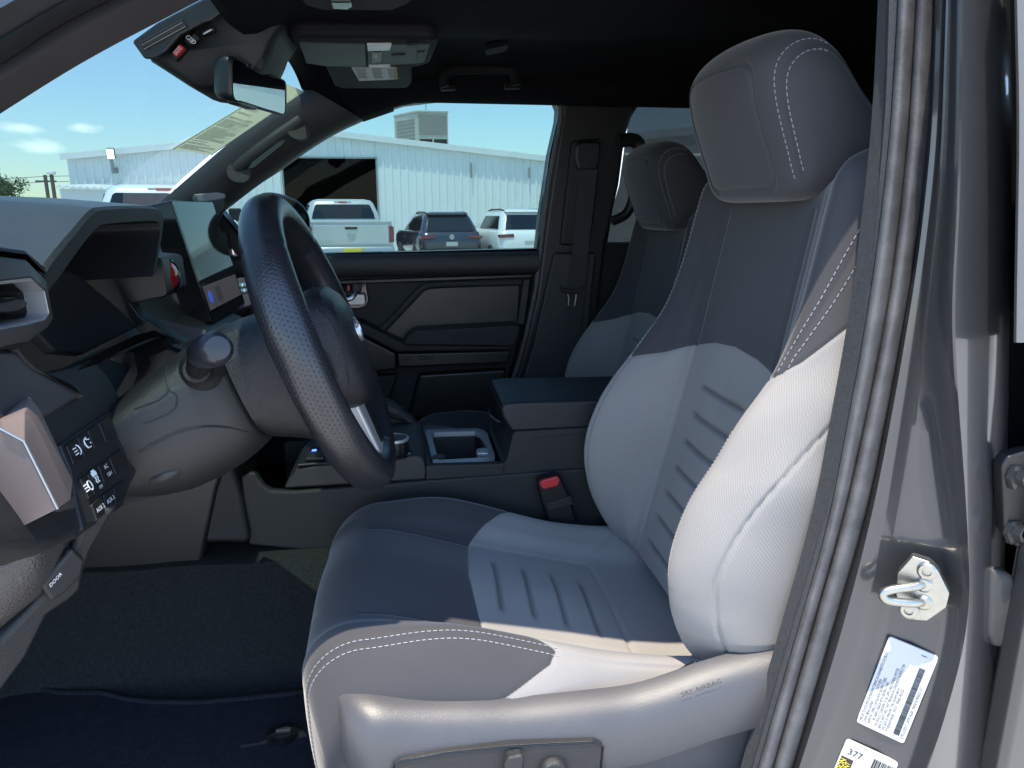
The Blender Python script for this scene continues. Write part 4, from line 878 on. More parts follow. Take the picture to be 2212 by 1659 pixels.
mb = MB(); text_mesh(mb, 'DOOR', PP(88, 1262, (-.305,.72,-.36), (.75,-.55,-.1))+V(.012,-.008,.0), V(.45,.62,.5)*.6, V(-.1,-.2,.75)*.8, .0085); mb.build('lever_marking', M['ink_white'], dash, smooth=False)
# steering column surround and clamshell, lofted along the column axis
TH = R(20); WC = V(-.112,.93,-.165); e_up = V(-math.sin(TH),0,math.cos(TH)); e_n = V(math.cos(TH),0,math.sin(TH)); e_y = V(0,1,0)
def ell(s, a, bu, bd, dz=0., dy=0., p=2.6, n=44):
    c = WC-e_n*s+e_up*dz+e_y*dy; o = []
    for k in range(n):
        t = 2*math.pi*k/n; cs, sn = math.cos(t), math.sin(t); x = a*math.copysign(abs(cs)**(2/p), cs); y = (bu if sn > 0 else bd)*math.copysign(abs(sn)**(2/p), sn); o.append(c+e_y*x+e_up*y)
    return o
MB().loft([ell(.020,.056,.046,.085), ell(.026,.064,.056,.112), ell(.04,.070,.062,.120), ell(.065,.074,.068,.104), ell(.09,.078,.069,.090), ell(.104,.079,.068,.082), ell(.107,.075,.064,.077)]).build('column_shroud', M['soft'], dash, angle=50)
MB().loft([ell(.107,.077,.064,.079), ell(.110,.083,.070,.086), ell(.128,.090,.068,.094), ell(.15,.098,.063,.101), ell(.18,.109,.055,.106), ell(.213,.118,.046,.107), ell(.245,.120,.036,.101), ell(.275,.116,.026,.090), ell(.305,.105,.016,.078), ell(.34,.09,.005,.06)]).build('column_surround', M['column'], dash, angle=60)
SURF = bpy.data.objects['column_surround']
# knee panel below the column
rings = []
for x0, x1, y0, y1, yy in ((-40,210,960,1120,.80),(60,240,965,1100,.83),(160,333,975,1074,.88),(280,447,960,1035,.93),(390,513,935,991,.98),(450,575,900,948,1.03),(470,600,880,925,1.08)):
    p, q = PY(x0, y0, yy-.02), PY(x1, y1, yy); rings.append([p+V(-.06,.02,.02), p, p*.5+q*.5+V(.012,-.012,-.008), q+V(-.004,-.006,.012), q, q+V(-.10,.06,.02)])
MB().loft([list(x) for x in np.array([crom(np.array(rings)[:, k], 4) for k in range(6)]).transpose(1, 0, 2)]).build('knee_panel', M['column'], dash, angle=60)
lvp = crom([PY(282,1046,.84), PY(318,1036,.83), PY(350,1030,.825), PY(378,1018,.83), PY(390,1012,.835)], 5)
mb = MB(); mb.tube(lvp, [.002+.0045*math.sin(math.pi*i/(len(lvp)-1))**.5 for i in range(len(lvp))], 10, sx=.9); mb.build('tilt_lever', M['plastic_grey'], dash)
from mathutils.bvhtree import BVHTree
def seam_on(o, pts, r, name, mat, parent):
    bv = BVHTree.FromPolygons([v.co for v in o.data.vertices], [tuple(p.vertices) for p in o.data.polygons]); hit = []
    for a, b in crom([(x, y, 0) for x, y in pts], 5)[:, :2]:
        h = bv.ray_cast(Vector((0, 0, 0)), Vector(ray(a, b)).normalized())
        if h[0] is not None: hit.append(np.array(h[0])-np.array(h[0])/np.linalg.norm(h[0])*r*.25)
    if len(hit) > 3: MB().tube(hit, r, 6).build(name, mat, parent)
seam_on(SURF, [(358,790),(359,815),(364,842),(345,862),(318,874),(290,884)], .0011, 'cover_seam', M['gloss_matte'], SURF)
seam_on(SURF, [(366,843),(382,856),(376,884),(345,902),(310,914)], .0009, 'cover_seam', M['gloss_matte'], SURF)
seam_on(SURF, [(300,978),(340,955),(390,932),(440,922),(490,924),(535,935)], .0016, 'cover_crease', M['plastic'], SURF)
# indicator stalk
stk = thing('indicator_stalk', 'black indicator stalk with rounded knob sticking out of the steering column', 'indicator stalk', WC-e_n*.15-e_y*.09)
b0 = PY(430, 815, .842); mb = MB(); mb.lathe(b0+V(0,.022,0), V(.12,-1,.30), [(.030,-.01),(.029,.006),(.024,.018),(.0165,.030),(.0145,.036),(.0145,.05)], 28); mb.build('stalk_boot', M['plastic'], stk)
k0 = PY(438, 763, .790); k1 = PY(470, 752, .735); ax = k1-k0; ln = np.linalg.norm(ax)
mb = MB(); mb.lathe(k0, ax, [(.0,-.004),(.0155,-.004),(.0165,0),(.0172,ln*.3),(.0176,ln*.3),(.0176,ln*.45),(.0182,ln*.46),(.0182,ln*.8),(.0165,ln*.95),(.012,ln*1.02),(0,ln*1.035)], 30); mb.build('stalk_knob', M['satin'], stk)
mb = MB(); mb.tube(crom([b0+V(.004,-.016,.010), b0*.5+k0*.5+V(.0,-.004,.004), k0+V(0,.004,0)], 6), .0135, 12); mb.build('stalk_neck', M['plastic_smooth'], stk)
# centre stack, touch screen
mb = MB(); f_ = [(-.47,-.17),(-.44,-.185),(-.30,-.255),(-.285,-.275),(-.30,-.36),(-.34,-.46),(-.38,-.60),(-.6,-.60),(-.6,-.3)]
mb.prism([V(a, 1.20, b) for a, b in f_], (0, .42, 0)); mb.build('centre_stack', M['plastic_smooth'], dash, bevel=.01, seg=3)
slabP('stack_trim', [(290,655),(308,680),(345,688),(395,702),(445,712),(446,722),(400,745),(372,722),(340,708),(312,700)], (-.385,1.2,-.175), (.55,-.35,.75), .008, M['brown'], None, .003)
sc = [PX(385, 433, -.436), PX(463, 433, -.436), PX(527, 660, -.385), PX(445, 706, -.385)]
nn = np.cross(sc[1]-sc[0], sc[3]-sc[0]); nn /= np.linalg.norm(nn); nn = nn if nn[0] > 0 else -nn
ux_ = (sc[1]-sc[0]+sc[2]-sc[3]); wx = np.linalg.norm(ux_)/2; ux_ /= np.linalg.norm(ux_); uy_ = sc[0]-sc[3]; uy_ -= ux_*(uy_@ux_); hy = np.linalg.norm(uy_); uy_ /= hy; nn = np.cross(ux_, uy_); nn = nn if nn[0] > 0 else -nn; c = sum(sc)/4
mb = MB(); mb.prism([c+ux_*a+uy_*b for a, b in rrect(wx, hy, .006)], -nn*.046); scr = mb.build('screen_housing', M['gloss'], dash, bevel=.002)
mb = MB(); mb.prism([c+ux_*a+uy_*b-nn*.046 for a, b in rrect(wx*.9, hy*.93, .012)], -nn*.02); mb.build('screen_back', M['silver_dark'], scr, bevel=.004)
mb = MB(); mb.prism([c+ux_*a+uy_*b+nn*.0004 for a, b in rrect(wx*.955, hy*.93, .003)], -nn*.0003); mb.build('screen_glass', M['screen'], scr, smooth=False)
def scp(a, b, h=.0012): return c+ux_*wx*(a-.5)+uy_*hy*(b-.5)+nn*h
mb = MB(); mb.prism([scp(a, b) for a, b in ((.04,.10),(.95,.10),(.95,.30),(.04,.30))], nn*.0002); mb.build('screen_tile', M['screen_tile'], scr, smooth=False)
mb = MB(); mb.lathe(scp(.14,.20,.0014), nn, [(.013,0),(.013,.0003),(0,.0003)], 20); mb.build('screen_icon', M['screen_blue'], scr)
mb = MB(); mb.prism([scp(.36+a/wx, .20+b/hy, .0014) for a, b in rrect(.036,.034,.006)], nn*.0003); mb.build('screen_icon', M['screen_grey'], scr, smooth=False)
slabP('climate_panel', [(500,610),(520,598),(549,600),(556,630),(556,655),(520,668),(500,660)], (-.40,1.75,-.185), (.8,-.2,.55), .06, M['brown'], None, .004)
for i in range(4):
    for j in range(2): slabP('climate_button', [(512+i*9+j*4,614+j*12-i*1.5),(519+i*9+j*4,612+j*12-i*1.5),(521+i*9+j*4,620+j*12-i*1.5),(514+i*9+j*4,622+j*12-i*1.5)], (-.40,1.75,-.185), (.8,-.2,.55), .006, M['silver'], None, .0015, lift=.003)
MB().prism([PY(a, b, 1.86) for a, b in ((418,419),(470,415),(487,418),(488,428),(470,434),(430,437))], (-.03, .08, -.012)).build('tweeter_grille', M['beige'], dash, bevel=.004)
MB().prism([PY(a, b, 1.84) for a, b in ((430,437),(488,429),(492,450),(478,470),(468,500),(420,470))], (-.05, .1, 0)).build('dash_corner', M['plastic_smooth'], dash, bevel=.01)
# kick panel under the dash on the console side
MB().prism([PY(a, b, 1.205) for a, b in ((-140,1174),(256,1174),(540,1176),(538,1150),(521,1066),(500,1006),(470,985),(-140,985))], (0, .04, 0)).build('kick_panel', M['plastic'], dash, bevel=.012, seg=3)

# ================================================================== STEERING WHEEL
wheel = thing('steering_wheel', 'black leather steering wheel with perforated grips and a silver lower spoke', 'steering wheel', tuple(WC))
def wp(rad, a, h=0.): t = R(a); return WC+e_up*rad*math.cos(t)+e_y*rad*math.sin(t)+e_n*h     # a: 0 top, 90 passenger side, 270 driver's door side
na, nb_ = 240, 36; P = np.zeros((na, nb_, 3)); uv = np.zeros((na, nb_, 2)); perf = np.zeros((na, nb_))
for i in range(na):
    a = 360*i/na; g = abs((a+180) % 360-180); th = .0225+.0024*math.exp(-((g-68)/26)**2)+.0012*math.exp(-((g-130)/20)**2)-.0016*math.exp(-((g-180)/18)**2)
    for j in range(nb_):
        t = 2*math.pi*j/nb_; r_ = .1775+th*1.0*math.cos(t)*(1.0 if math.cos(t) < 0 else .97); h = th*1.08*math.sin(t)
        seam = .0016*(math.exp(-((g-43)/.9)**2)+math.exp(-((g-163)/.9)**2)); k = 1-seam/th
        P[i, j] = wp(.1775+(r_-.1775)*k, a, h*k); uv[i, j] = (R(a)*.1775, th*t); perf[i, j] = min(g-44.5, 161-g)/30
me = bpy.data.meshes.new('rim'); idx = np.arange(na*nb_).reshape(na, nb_); ff = np.stack([idx, np.roll(idx, -1, 1), np.roll(np.roll(idx, -1, 1), -1, 0), np.roll(idx, -1, 0)], -1).reshape(-1, 4)
me.from_pydata(P.reshape(-1, 3).tolist(), [], ff.tolist()); me.materials.append(M['rim'])
at = me.attributes.new('perf', 'FLOAT', 'POINT'); at.data.foreach_set('value', perf.reshape(-1).astype(np.float32))
i_, j_ = np.meshgrid(np.arange(na), np.arange(nb_), indexing='ij'); lu = np.stack([uv, uv+[0, 0]], 0)
U4 = np.zeros((na, nb_, 4, 2)); tu = 2*math.pi*.1775/na
for k, (di, dj) in enumerate(((0,0),(0,1),(1,1),(1,0))):
    U4[:, :, k, 0] = (i_+di)*tu; U4[:, :, k, 1] = (j_+dj)*(2*math.pi*.0235/nb_)
ul = me.uv_layers.new(name='UVMap'); ul.data.foreach_set('uv', U4.reshape(-1).astype(np.float32)); me.polygons.foreach_set('use_smooth', [True]*len(me.polygons))
bm = bmesh.new(); bm.from_mesh(me); bmesh.ops.recalc_face_normals(bm, faces=bm.faces); bm.to_mesh(me); bm.free()
place(bpy.data.objects.new('rim', me), wheel)
# airbag pad: a pillow with squared outline
def pad(h, w_, u, d, p=3.2, n=48, dz=0.):
    o = []
    for k in range(n):
        t = 2*math.pi*k/n; cs, sn = math.cos(t), math.sin(t); x = w_*math.copysign(abs(cs)**(2/p), cs)*(1-.16*max(0, -sn)); y = (u if sn > 0 else d)*math.copysign(abs(sn)**(2/p), sn)
        o.append(WC+e_y*x+e_up*(y+dz)+e_n*h)
    return o
MB().loft([pad(-.022,.070,.060,.070), pad(-.016,.082,.070,.082), pad(.010,.086,.074,.088), pad(.026,.080,.068,.084), pad(.036,.066,.056,.072), pad(.043,.045,.038,.05), pad(.045,.02,.02,.02)]).build('airbag_cover', M['leather'], wheel, angle=70)
HUB = bpy.data.objects['airbag_cover']
seam_on(HUB, [(688,668),(703,684),(716,703),(730,734),(745,777),(753,815),(755,832)], .0009, 'cover_seam', M['gloss_matte'], HUB)
em = crom([WC+e_n*(.0455)+e_y*.022*math.cos(t)+e_up*(.015*math.sin(t)+.004) for t in np.linspace(0, 2*math.pi, 24)[:-1]], 2, True); mb = MB(); mb.tube(em, .0016, 6, True)
em = crom([WC+e_n*(.0458)+e_y*.008*math.cos(t)+e_up*(.013*math.sin(t)+.003) for t in np.linspace(0, 2*math.pi, 20)[:-1]], 2, True); mb.tube(em, .0014, 6, True)
em = crom([WC+e_n*(.0458)+e_y*.017*math.cos(t)+e_up*(.005*math.sin(t)+.0125) for t in np.linspace(0, 2*math.pi, 20)[:-1]], 2, True); mb.tube(em, .0014, 6, True)
mb.build('emblem', M['silver'], wheel)
# spokes at three and nine o'clock, leather, plus switch pods
for sgn in (1, -1):
    A = [(.058,.034,-.006),(.10,.030,-.010),(.14,.024,-.013),(.165,.030,-.012)]; rings = []
    for r_, hh_, h in A: rings.append([WC+e_y*sgn*r_+e_up*(hh_*a-.012)+e_n*(h+b) for a, b in ((-1,-.010),(-.8,.006),(0,.010),(.8,.006),(1,-.010),(0,-.014))])
    MB().loft(rings).build('side_spoke', M['plastic_smooth'], wheel, angle=50)
    mb = MB(); mb.prism([WC+e_y*sgn*a+e_up*b+e_n*.004 for a, b in ((.088,.006),(.128,.008),(.132,-.012),(.120,-.028),(.090,-.030))], e_n*.009); mb.build('switch_pod', M['gloss'], wheel, bevel=.003)
# lower spoke: silver U with a dark centre
MB().prism([WC+e_y*a+e_up*b-e_n*.004 for a, b in ((-.046,-.064),(.046,-.064),(.040,-.110),(.032,-.152),(.020,-.160),(-.020,-.160),(-.032,-.152),(-.040,-.110))], e_n*.018).build('lower_spoke_trim', M['silver_bright'], wheel, bevel=.005, seg=3)
MB().prism([WC+e_y*a+e_up*b+e_n*.0125 for a, b in ((.0,-.070),(.034,-.070),(.026,-.150),(.0,-.150))], e_n*.004).build('spoke_inlay', M['plastic_smooth'], wheel, bevel=.002)
MB().prism([WC+e_y*a+e_up*b-e_n*.012 for a, b in ((-.03,-.06),(.03,-.06),(.026,-.165),(-.026,-.165))], e_n*.014).build('lower_spoke', M['plastic_smooth'], wheel, bevel=.004)
# ================================================================== CENTRE CONSOLE
con = thing('centre_console', 'black centre console with padded armrest, silver framed cup holder and gear panel', 'centre console', (.05, 1.33, -.6))
def cs(name, pts, Y, th, mat, parent=None, bevel=.006, seg=3): return MB().prism([PY(a, b, Y) for a, b in pts], (0, th, 0)).build(name, mat, parent or con, bevel=bevel, seg=seg)
cs('console_side', [(520,1030),(540,1020),(553,1024),(570,1050),(587,1061),(640,1062),(760,1052),(920,1038),(1250,1013),(1420,1000),(1420,1230),(725,1196),(537,1178),(524,1090)], 1.218, .018, M['plastic'], None, .007)
cs('gear_housing', [(612,1057),(622,1035),(640,1011),(760,997),(905,984),(916,992),(921,1010),(921,1038)], 1.225, .215, M['plastic_grey'], None, .007)
gp = MB().prism([PZ(a, b, -.4335) for a, b in ((642,1008),(652,975),(665,957),(780,950),(842,925),(905,918),(914,985),(905,986),(760,999))], (0, 0, .004)).build('gear_panel', M['plastic_smooth'], con, bevel=.002)
MB().prism([PZ(a, b, -.428) for a, b in ((668,978),(672,968),(706,967),(703,977))], (0, 0, .003)).build('switch', M['gloss'], gp, bevel=.001)
MB().prism([PZ(a, b, -.424) for a, b in ((673,976),(675,972),(684,971.5),(682,975.5))], (0, 0, .001)).build('switch_light', M['blue_led'], gp)
MB().prism([PZ(a, b, -.428) for a, b in ((660,996),(664,981),(704,980),(700,994))], (0, 0, .006)).build('gear_switch', M['plastic'], gp, bevel=.002)
kc = PZ(853, 982, -.428); mb = MB(); mb.lathe(kc, (0, 0, 1), [(.031,0),(.031,.004),(.0265,.006)], 36); mb.build('dial_base', M['gloss'], con)
mb = MB(); n = 48; rings = []
for r_, h in ((.0255,.004),(.0265,.006),(.0265,.016),(.0255,.0165),(.0255,.018),(.0265,.0185),(.0265,.027),(.0255,.028)):
    rings.append([kc+V((r_-(.0012 if k % 4 == 0 else 0))*math.cos(2*math.pi*k/n), (r_-(.0012 if k % 4 == 0 else 0))*math.sin(2*math.pi*k/n), h) for k in range(n)])
mb.loft(rings); dial = mb.build('drive_dial', M['plastic_smooth'], con, angle=30)
mb = MB(); mb.lathe(kc, (0, 0, 1), [(.0262,.028),(.0268,.030),(.0262,.033),(.0235,.0335),(.0235,.0315)], 40); mb.build('dial_ring', M['silver_bright'], dial)
mb = MB(); mb.lathe(kc, (0, 0, 1), [(.0235,.0300),(.0235,.0322),(0,.0322)], 40); mb.build('dial_top', M['plastic_smooth'], dial)
mb = MB()
for dx in (-.012, 0, .012): mb.prism([kc+V(dx+a, b, .0326) for a, b in rrect(.009,.014,.0015,2)], (0, 0, .0003))
mb.build('dial_buttons', M['plastic_grey'], dial, smooth=False)
# cup holder part and the ramp up to the armrest
MB().box((-.27, 1.425, -.62), (.55, 1.445, -.455)).build('console_far_side', M['plastic'], con, bevel=.005)
cs('cup_side', [(920,1038),(920,1006),(1070,1002),(1092,1000),(1092,1026)], 1.222, .016, M['plastic'], None, .003)
MB().box((.005, 1.24, -.60), (.025, 1.43, -.455)).build('cup_front_wall', M['plastic_smooth'], con)
cs('console_rear', [(1084,1026),(1084,1001),(1090,1000),(1097,985),(1107,940),(1114,932),(1262,924),(1420,915),(1420,1000),(1250,1013)], 1.222, .235, M['plastic'], None, .007)
cs('console_groove', [(1152,944),(1262,936),(1262,939),(1156,948)], 1.2205, .01, M['gloss_matte'], None, .001)
zt = -.449; ou = [(917,931),(1041,927),(1052,938),(1069,985),(1069,996),(1060,1001),(936,1007)]; inn = [(931,938),(1030,935),(1040,944),(1057,984),(1052,992),(948,998)]
c_ = sum(PZ(a, b, zt) for a, b in inn)/len(inn)
mb = MB(); n = 36
def resam(P_, n):
    P_ = [np.array(p) for p in P_]+[np.array(P_[0])]; out = []
    for k in range(n):
        t = -math.pi+2*math.pi*(k+.5)/n; d = V(math.cos(t), math.sin(t), 0); best = 0
        for i in range(len(P_)-1):
            p, q = P_[i]-c_, P_[i+1]-c_; A_ = np.array([[d[0], -(q-p)[0]], [d[1], -(q-p)[1]]])
            if abs(np.linalg.det(A_)) < 1e-12: continue
            r_, u_ = np.linalg.solve(A_, [p[0], p[1]])
            if r_ > 0 and -1e-6 <= u_ <= 1+1e-6: best = max(best, r_)
        out.append(c_+d*best)
    return out
Ao, Bi = resam([PZ(a, b, zt) for a, b in ou], n), resam([PZ(a, b, zt) for a, b in inn], n)
dn = lambda P_, z, k=1.: [c_+(p-c_)*k+V(0, 0, z) for p in P_]
mb.loft([dn(Ao,-.004), dn(Ao,.003,.995), dn(Bi,.005,1.03), dn(Bi,.003,1.), dn(Bi,-.012,.99)], True, False); mb.build('cup_holder_frame', M['silver_dull'], con, angle=35)
mb = MB(); mb.loft([dn(Bi,-.0,1.0), dn(Bi,-.03,.97), dn(Bi,-.085,.92)], True, False); mb.quad(*dn(Bi,-.085,.92)); mb.build('cup_well', M['gloss_matte'], con, angle=35)
for a, b in ((1043, 972), (948, 985)):
    mb = MB(); q = PZ(a, b, zt+.006); mb.prism([q+V(x, y, 0) for x, y in ((-.014,-.012),(.010,-.016),(.016,.004),(.004,.018),(-.012,.012))], (0, 0, -.02)); mb.build('cup_holder_clip', M['silver_dull'] if a > 1000 else M['plastic_smooth'], con, bevel=.004)
# armrest
top = [(1088,874),(1120,884),(1274,858),(1420,846)]
Yn, Yf = 1.232, 1.432; fx = PY(1088, 876, Yn)[0]
prof = [(fx+.012,-.352),(fx-.004,-.346),(fx-.008,-.325),(fx-.003,-.306),(fx+.02,-.300),(fx+.12,-.301),(fx+.34,-.304),(fx+.34,-.357)]
prof = [(PY(1107,934,Yn)[0], PY(1107,934,Yn)[2]), (PY(1086,905,Yn)[0], PY(1086,905,Yn)[2]+.004), (PY(1081,884,Yn)[0], PY(1081,884,Yn)[2]), (PY(1090,872,Yn)[0], PY(1090,872,Yn)[2]), (PY(1120,869,Yn)[0], PY(1120,869,Yn)[2])]
zt2 = prof[4][1]; zb2 = prof[0][1]; prof += [(.48, zt2-.004), (.48, zb2)]
MB().prism([V(a, Yn, b) for a, b in prof], (0, Yf-Yn, 0)).build('armrest', M['leather_soft'], con, bevel=.014, seg=5)
mb = MB(); mb.tube([V(prof[3][0]+.004, Yn+.003, zt2-.016), V(.48, Yn+.003, zt2-.020)], .0012, 6); mb.build('armrest_seam', M['gloss_matte'], con)
MB().prism([PY(a, b, 1.30) for a, b in ((1058,893),(1072,905),(1086,912),(1076,914),(1060,902))], (0, .05, 0)).build('armrest_latch', M['plastic_grey'], con, bevel=.002)
# passenger grab bar at the front end of the console
mb = MB(); hb_ = crom([PY(795,870,1.46), PY(830,880,1.455), PY(870,897,1.45), PY(898,925,1.45), PY(912,975,1.45)], 6); mb.tube(hb_, [.016]*12+[.012]*13, 10); mb.build('grab_bar', M['plastic'], con)
MB().prism([PY(a, b, 1.45) for a, b in ((780,850),(850,872),(880,900),(895,940),(760,950),(740,880))], (0, .04, 0)).build('console_front_far', M['plastic_smooth'], con, bevel=.012)
# driver's buckle
bk = thing('seat_belt_buckle', 'black seat belt buckle with a red release button beside the driver seat', 'buckle', PY(1205, 1120, 1.205))
bo = [(1161,1046),(1166,1036),(1206,1026),(1213,1034),(1232,1078),(1250,1140),(1196,1150),(1172,1092)]
MB().prism([PY(a, b, 1.180) for a, b in bo], (0, .026, 0)).build('buckle_body', M['plastic_smooth'], bk, bevel=.005, seg=3)
MB().prism([PY(a, b, 1.177) for a, b in ((1166,1049),(1170,1038),(1205,1029),(1211,1037),(1206,1050),(1174,1059))], (0, .02, 0)).build('release_button', M['red'], bk, bevel=.003, seg=3)
MB().prism([PY(a, b, 1.177) for a, b in ((1178,1088),(1234,1072),(1240,1090),(1184,1107))], (0, .02, 0)).build('buckle_band', M['plastic'], bk, bevel=.002)
# ================================================================== FLOOR MAT
fm = thing('floor_mat', 'charcoal carpet floor mat with a round fastener in the driver footwell', 'floor mat', (-.3, .85, -.745))
ed = [(-700,1560),(-60,1500),(0,1493),(20,1484),(70,1485),(130,1497),(220,1497),(270,1510),(330,1517),(430,1518),(520,1510),(620,1500),(705,1488),(715,1620),(716,1760),(-700,1800)]
MB().prism([PZ(a, b, -.738) for a, b in ed], (0, 0, -.012)).build('mat_sheet', M['mat'], fm, bevel=.003)
mb = MB(); mb.tube([PZ(a, b, -.7375) for a, b in ed[1:-2]], .0042, 8); mb.build('mat_binding', M['mat'], fm)
fc = PZ(610, 1587, -.736); mb = MB(); mb.lathe(fc, (0, 0, 1), [(.022,0),(.022,.003),(.016,.006),(.011,.004),(0,.004)], 28); fo = mb.build('mat_fastener', M['gloss'], fm)
mb = MB(); mb.obox(fc+V(.002,0,.007), (.011,0,0), (0,.0035,0), (0,0,.003)); mb.build('fastener_tab', M['plastic_grey'], fo, bevel=.0015)
# ================================================================== ROOF FITTINGS
D4 = lambda x, y: (270+x*.1953, y*.1953)
mod = thing('windshield_camera_housing', 'black camera housing with red SOS button at the top of the windshield', 'camera housing', PY(430, 100, 1.32))
ptl = [(284,90),(293,83),(338,50),(440,-4),(545,-40),(530,-10),(500,12),(457,45),(438,51),(391,76),(357,114),(330,128),(311,128)]
MB().prism([PY(a, b, 1.225) for a, b in ptl], (0, .05, .012)).build('vent_plate', M['camera_plate'], mod, bevel=.004, seg=3)
bd = [(318,128),(332,128),(358,115),(392,77),(440,52),(458,46),(502,13),(532,-12),(560,-30),(640,20),(592,92),(587,108),(575,135),(560,152),(520,172),(475,193),(447,197),(424,195),(400,181),(368,160)]
cb = [PY(a, b, 1.27) for a, b in bd]; cc = sum(cb)/len(cb); mb = MB(); rings = []
for k, dy in ((.86,-.012),(.95,-.004),(1.,.02),(1.,.10),(.96,.15),(.85,.18)): rings.append([cc+(p-cc)*k+V(0, dy, 0) for p in cb])
mb.loft(rings); mb.build('camera_cover', M['camera_body'], mod, angle=60)
for a, b in (((306,93),(395,43)), ((311,102),(401,52))):
    p, q = PY(*a, 1.2225), PY(*b, 1.2225); mb = MB(); mb.tube([p, q], .0022, 8); mb.build('vent_slot', M['gloss_matte'], mod)
    mb = MB(); mb.tube([p+V(.0,-.0005,-.0028), q+V(0,-.0005,-.0028)], .0006, 6); mb.build('slot_edge', M['silver_dark'], mod)
rbm = [PY(*D4(a, b), 1.243) for a, b in ((495,615),(600,470),(680,535),(560,670))]; MB().prism(rbm, (0, .02, 0)).build('button_bezel', M['gloss_matte'], mod, bevel=.002)
rb = [PY(*D4(a, b), 1.236) for a, b in ((512,585),(600,480),(660,530),(568,632))]; sosb = MB().prism(rb, (0, .012, 0)).build('sos_button', M['red'], mod, bevel=.002)
mb = MB(); cr = sum(rb)/4; ux1 = rb[2]-rb[1]; exx = (rb[1]-rb[0]); exx /= np.linalg.norm(exx); eyy = np.cross(V(0,-1,0), exx); text_mesh(mb, 'SOS', cr-exx*.0075+eyy*-.003+V(0,-.0015,0), exx, eyy, .008); mb.build('sos_lettering', M['ink_white'], sosb, smooth=False)
pb = [PY(*D4(a, b), 1.240) for a, b in ((645,440),(770,355),(835,425),(712,500))]; MB().prism(pb, (0, .015, 0)).build('button_panel', M['gloss_matte'], mod, bevel=.002)
for a, b in ((703,415),(735,443),(757,462)):
    q = PY(*D4(a, b), 1.2385); mb = MB(); mb.tube([q+V(.0035*math.cos(t), 0, .0025*math.sin(t)) for t in np.linspace(0, 2*math.pi, 12)[:-1]], .0006, 5, True); mb.build('button_marking', M['ink_white'], mod)
q = [PY(*D4(a, b), 1.24) for a, b in ((835,350),(900,310),(985,295),(1000,330),(880,390),(850,385))]; MB().prism(q, (0, .015, 0)).build('lens_button', M['gloss_matte'], mod, bevel=.002)
q = PY(*D4(915, 350), 1.2385); mb = MB(); mb.tube([q+V(.006*math.cos(t)+.003*math.sin(t), 0, .0022*math.sin(t)+.003*math.cos(t)) for t in np.linspace(0, 2*math.pi, 14)[:-1]], .0006, 5, True); mb.build('button_marking', M['ink_white'], mod)
gr = [PY(*D4(a, b), 1.262) for a, b in ((1380,680),(1450,580),(1530,660),(1500,735),(1470,755))]; MB().prism(gr, (0, .012, 0)).build('speaker_grille', M['gloss_matte'], mod, bevel=.001)
for t in (.2,.4,.6,.8):
    p = gr[1]*(1-t)+gr[2]*t; q = gr[0]*(1-t)+gr[4]*t; MB().tube([p+V(0,-.001,0), q+V(0,-.001,0)], .0011, 6).build('grille_bar', M['plastic_grey'], mod)
for t in (.33,.66):
    p = gr[1]*(1-t)+gr[0]*t; q = gr[2]*(1-t)+gr[4]*t; MB().tube([p+V(0,-.001,0), q+V(0,-.001,0)], .0009, 6).build('grille_bar', M['plastic_grey'], mod)
# rear view mirror
mir = thing('rear_view_mirror', 'black framed rear view mirror reflecting blue sky below the camera housing', 'rear view mirror', PY(540, 180, 1.27))
m0, m1 = PY(497, 168, 1.19), PY(613, 212, 1.405); axl = m1-m0; wl = np.linalg.norm(axl)*1.0; axl /= np.linalg.norm(axl)
mn = V(.94,-.16,-.075); mn -= axl*(mn@axl); mn /= np.linalg.norm(mn); mu = np.cross(mn, axl); mu = mu if mu[2] > 0 else -mu; mc = (m0+m1)/2
hN = .0385
def mo(k, h, ht): return [mc+axl*a*k+mu*(b*k)*(1-.06*a/wl)+mn*h for a, b in rrect(wl*1.03, ht*.86, .012, 6)]
MB().loft([mo(.80,-.034,.066), mo(.93,-.026,.068), mo(1.0,-.012,.070), mo(1.02,.0,.070), mo(1.0,.004,.070), mo(.965,.0042,.069), mo(.96,.002,.068)]).build('mirror_housing', M['plastic_smooth'], mir, angle=40)
MB().prism([mc+axl*a+mu*b*(1-.06*a/wl)+mn*.0026 for a, b in rrect(wl*.975, .0565, .010, 6)], mn*.0006).build('mirror_glass', M['mirror'], mir, smooth=False)
mb = MB(); mb.tube(crom([PY(437,150,1.27), PY(458,160,1.265), mc-mn*.03-axl*.02], 6), .0065, 10); mb.build('mirror_arm', M['plastic_smooth'], mir)
mb = MB(); q = mc-axl*wl*.33-mu*.031-mn*.006; mb.obox(q+axl*.02, axl*.035, mu*.004, mn*.010); mb.build('mirror_button', M['gloss'], mir, bevel=.003)
# overhead console
oc = thing('overhead_console', 'grey overhead console with map lights and sunglasses bin on the black headliner', 'overhead console', PZ(790, 110, .30))
zc = .275; ocb = [(624,84),(640,79),(780,80),(930,82),(947,88),(946,100),(930,138),(905,146),(780,147),(690,143),(666,136)]
MB().prism([PZ(a, b, zc) for a, b in ocb], (0, 0, .026)).build('console_housing', M['matte_black'], oc, bevel=.012, seg=4)
def oz(name, pts, z, th, mat, bevel=.001, parent=None): return MB().prism([PZ(a, b, z) for a, b in pts], (0, 0, th)).build(name, mat, parent or oc, bevel=bevel)
D2 = lambda x, y: (540+x*.3335, y*.3335)
oz('bin_door', [D2(*p) for p in ((320,280),(745,290),(752,432),(500,430),(365,410))], zc-.002, .004, M['oh_panel'])
oz('light_panel', [D2(*p) for p in ((762,292),(1165,290),(1130,405),(1090,410),(768,432))], zc-.002, .004, M['oh_panel'])
oz('map_lens', [D2(*p) for p in ((757,293),(918,292),(905,328),(762,332))], zc-.0045, .004, M['lens'])
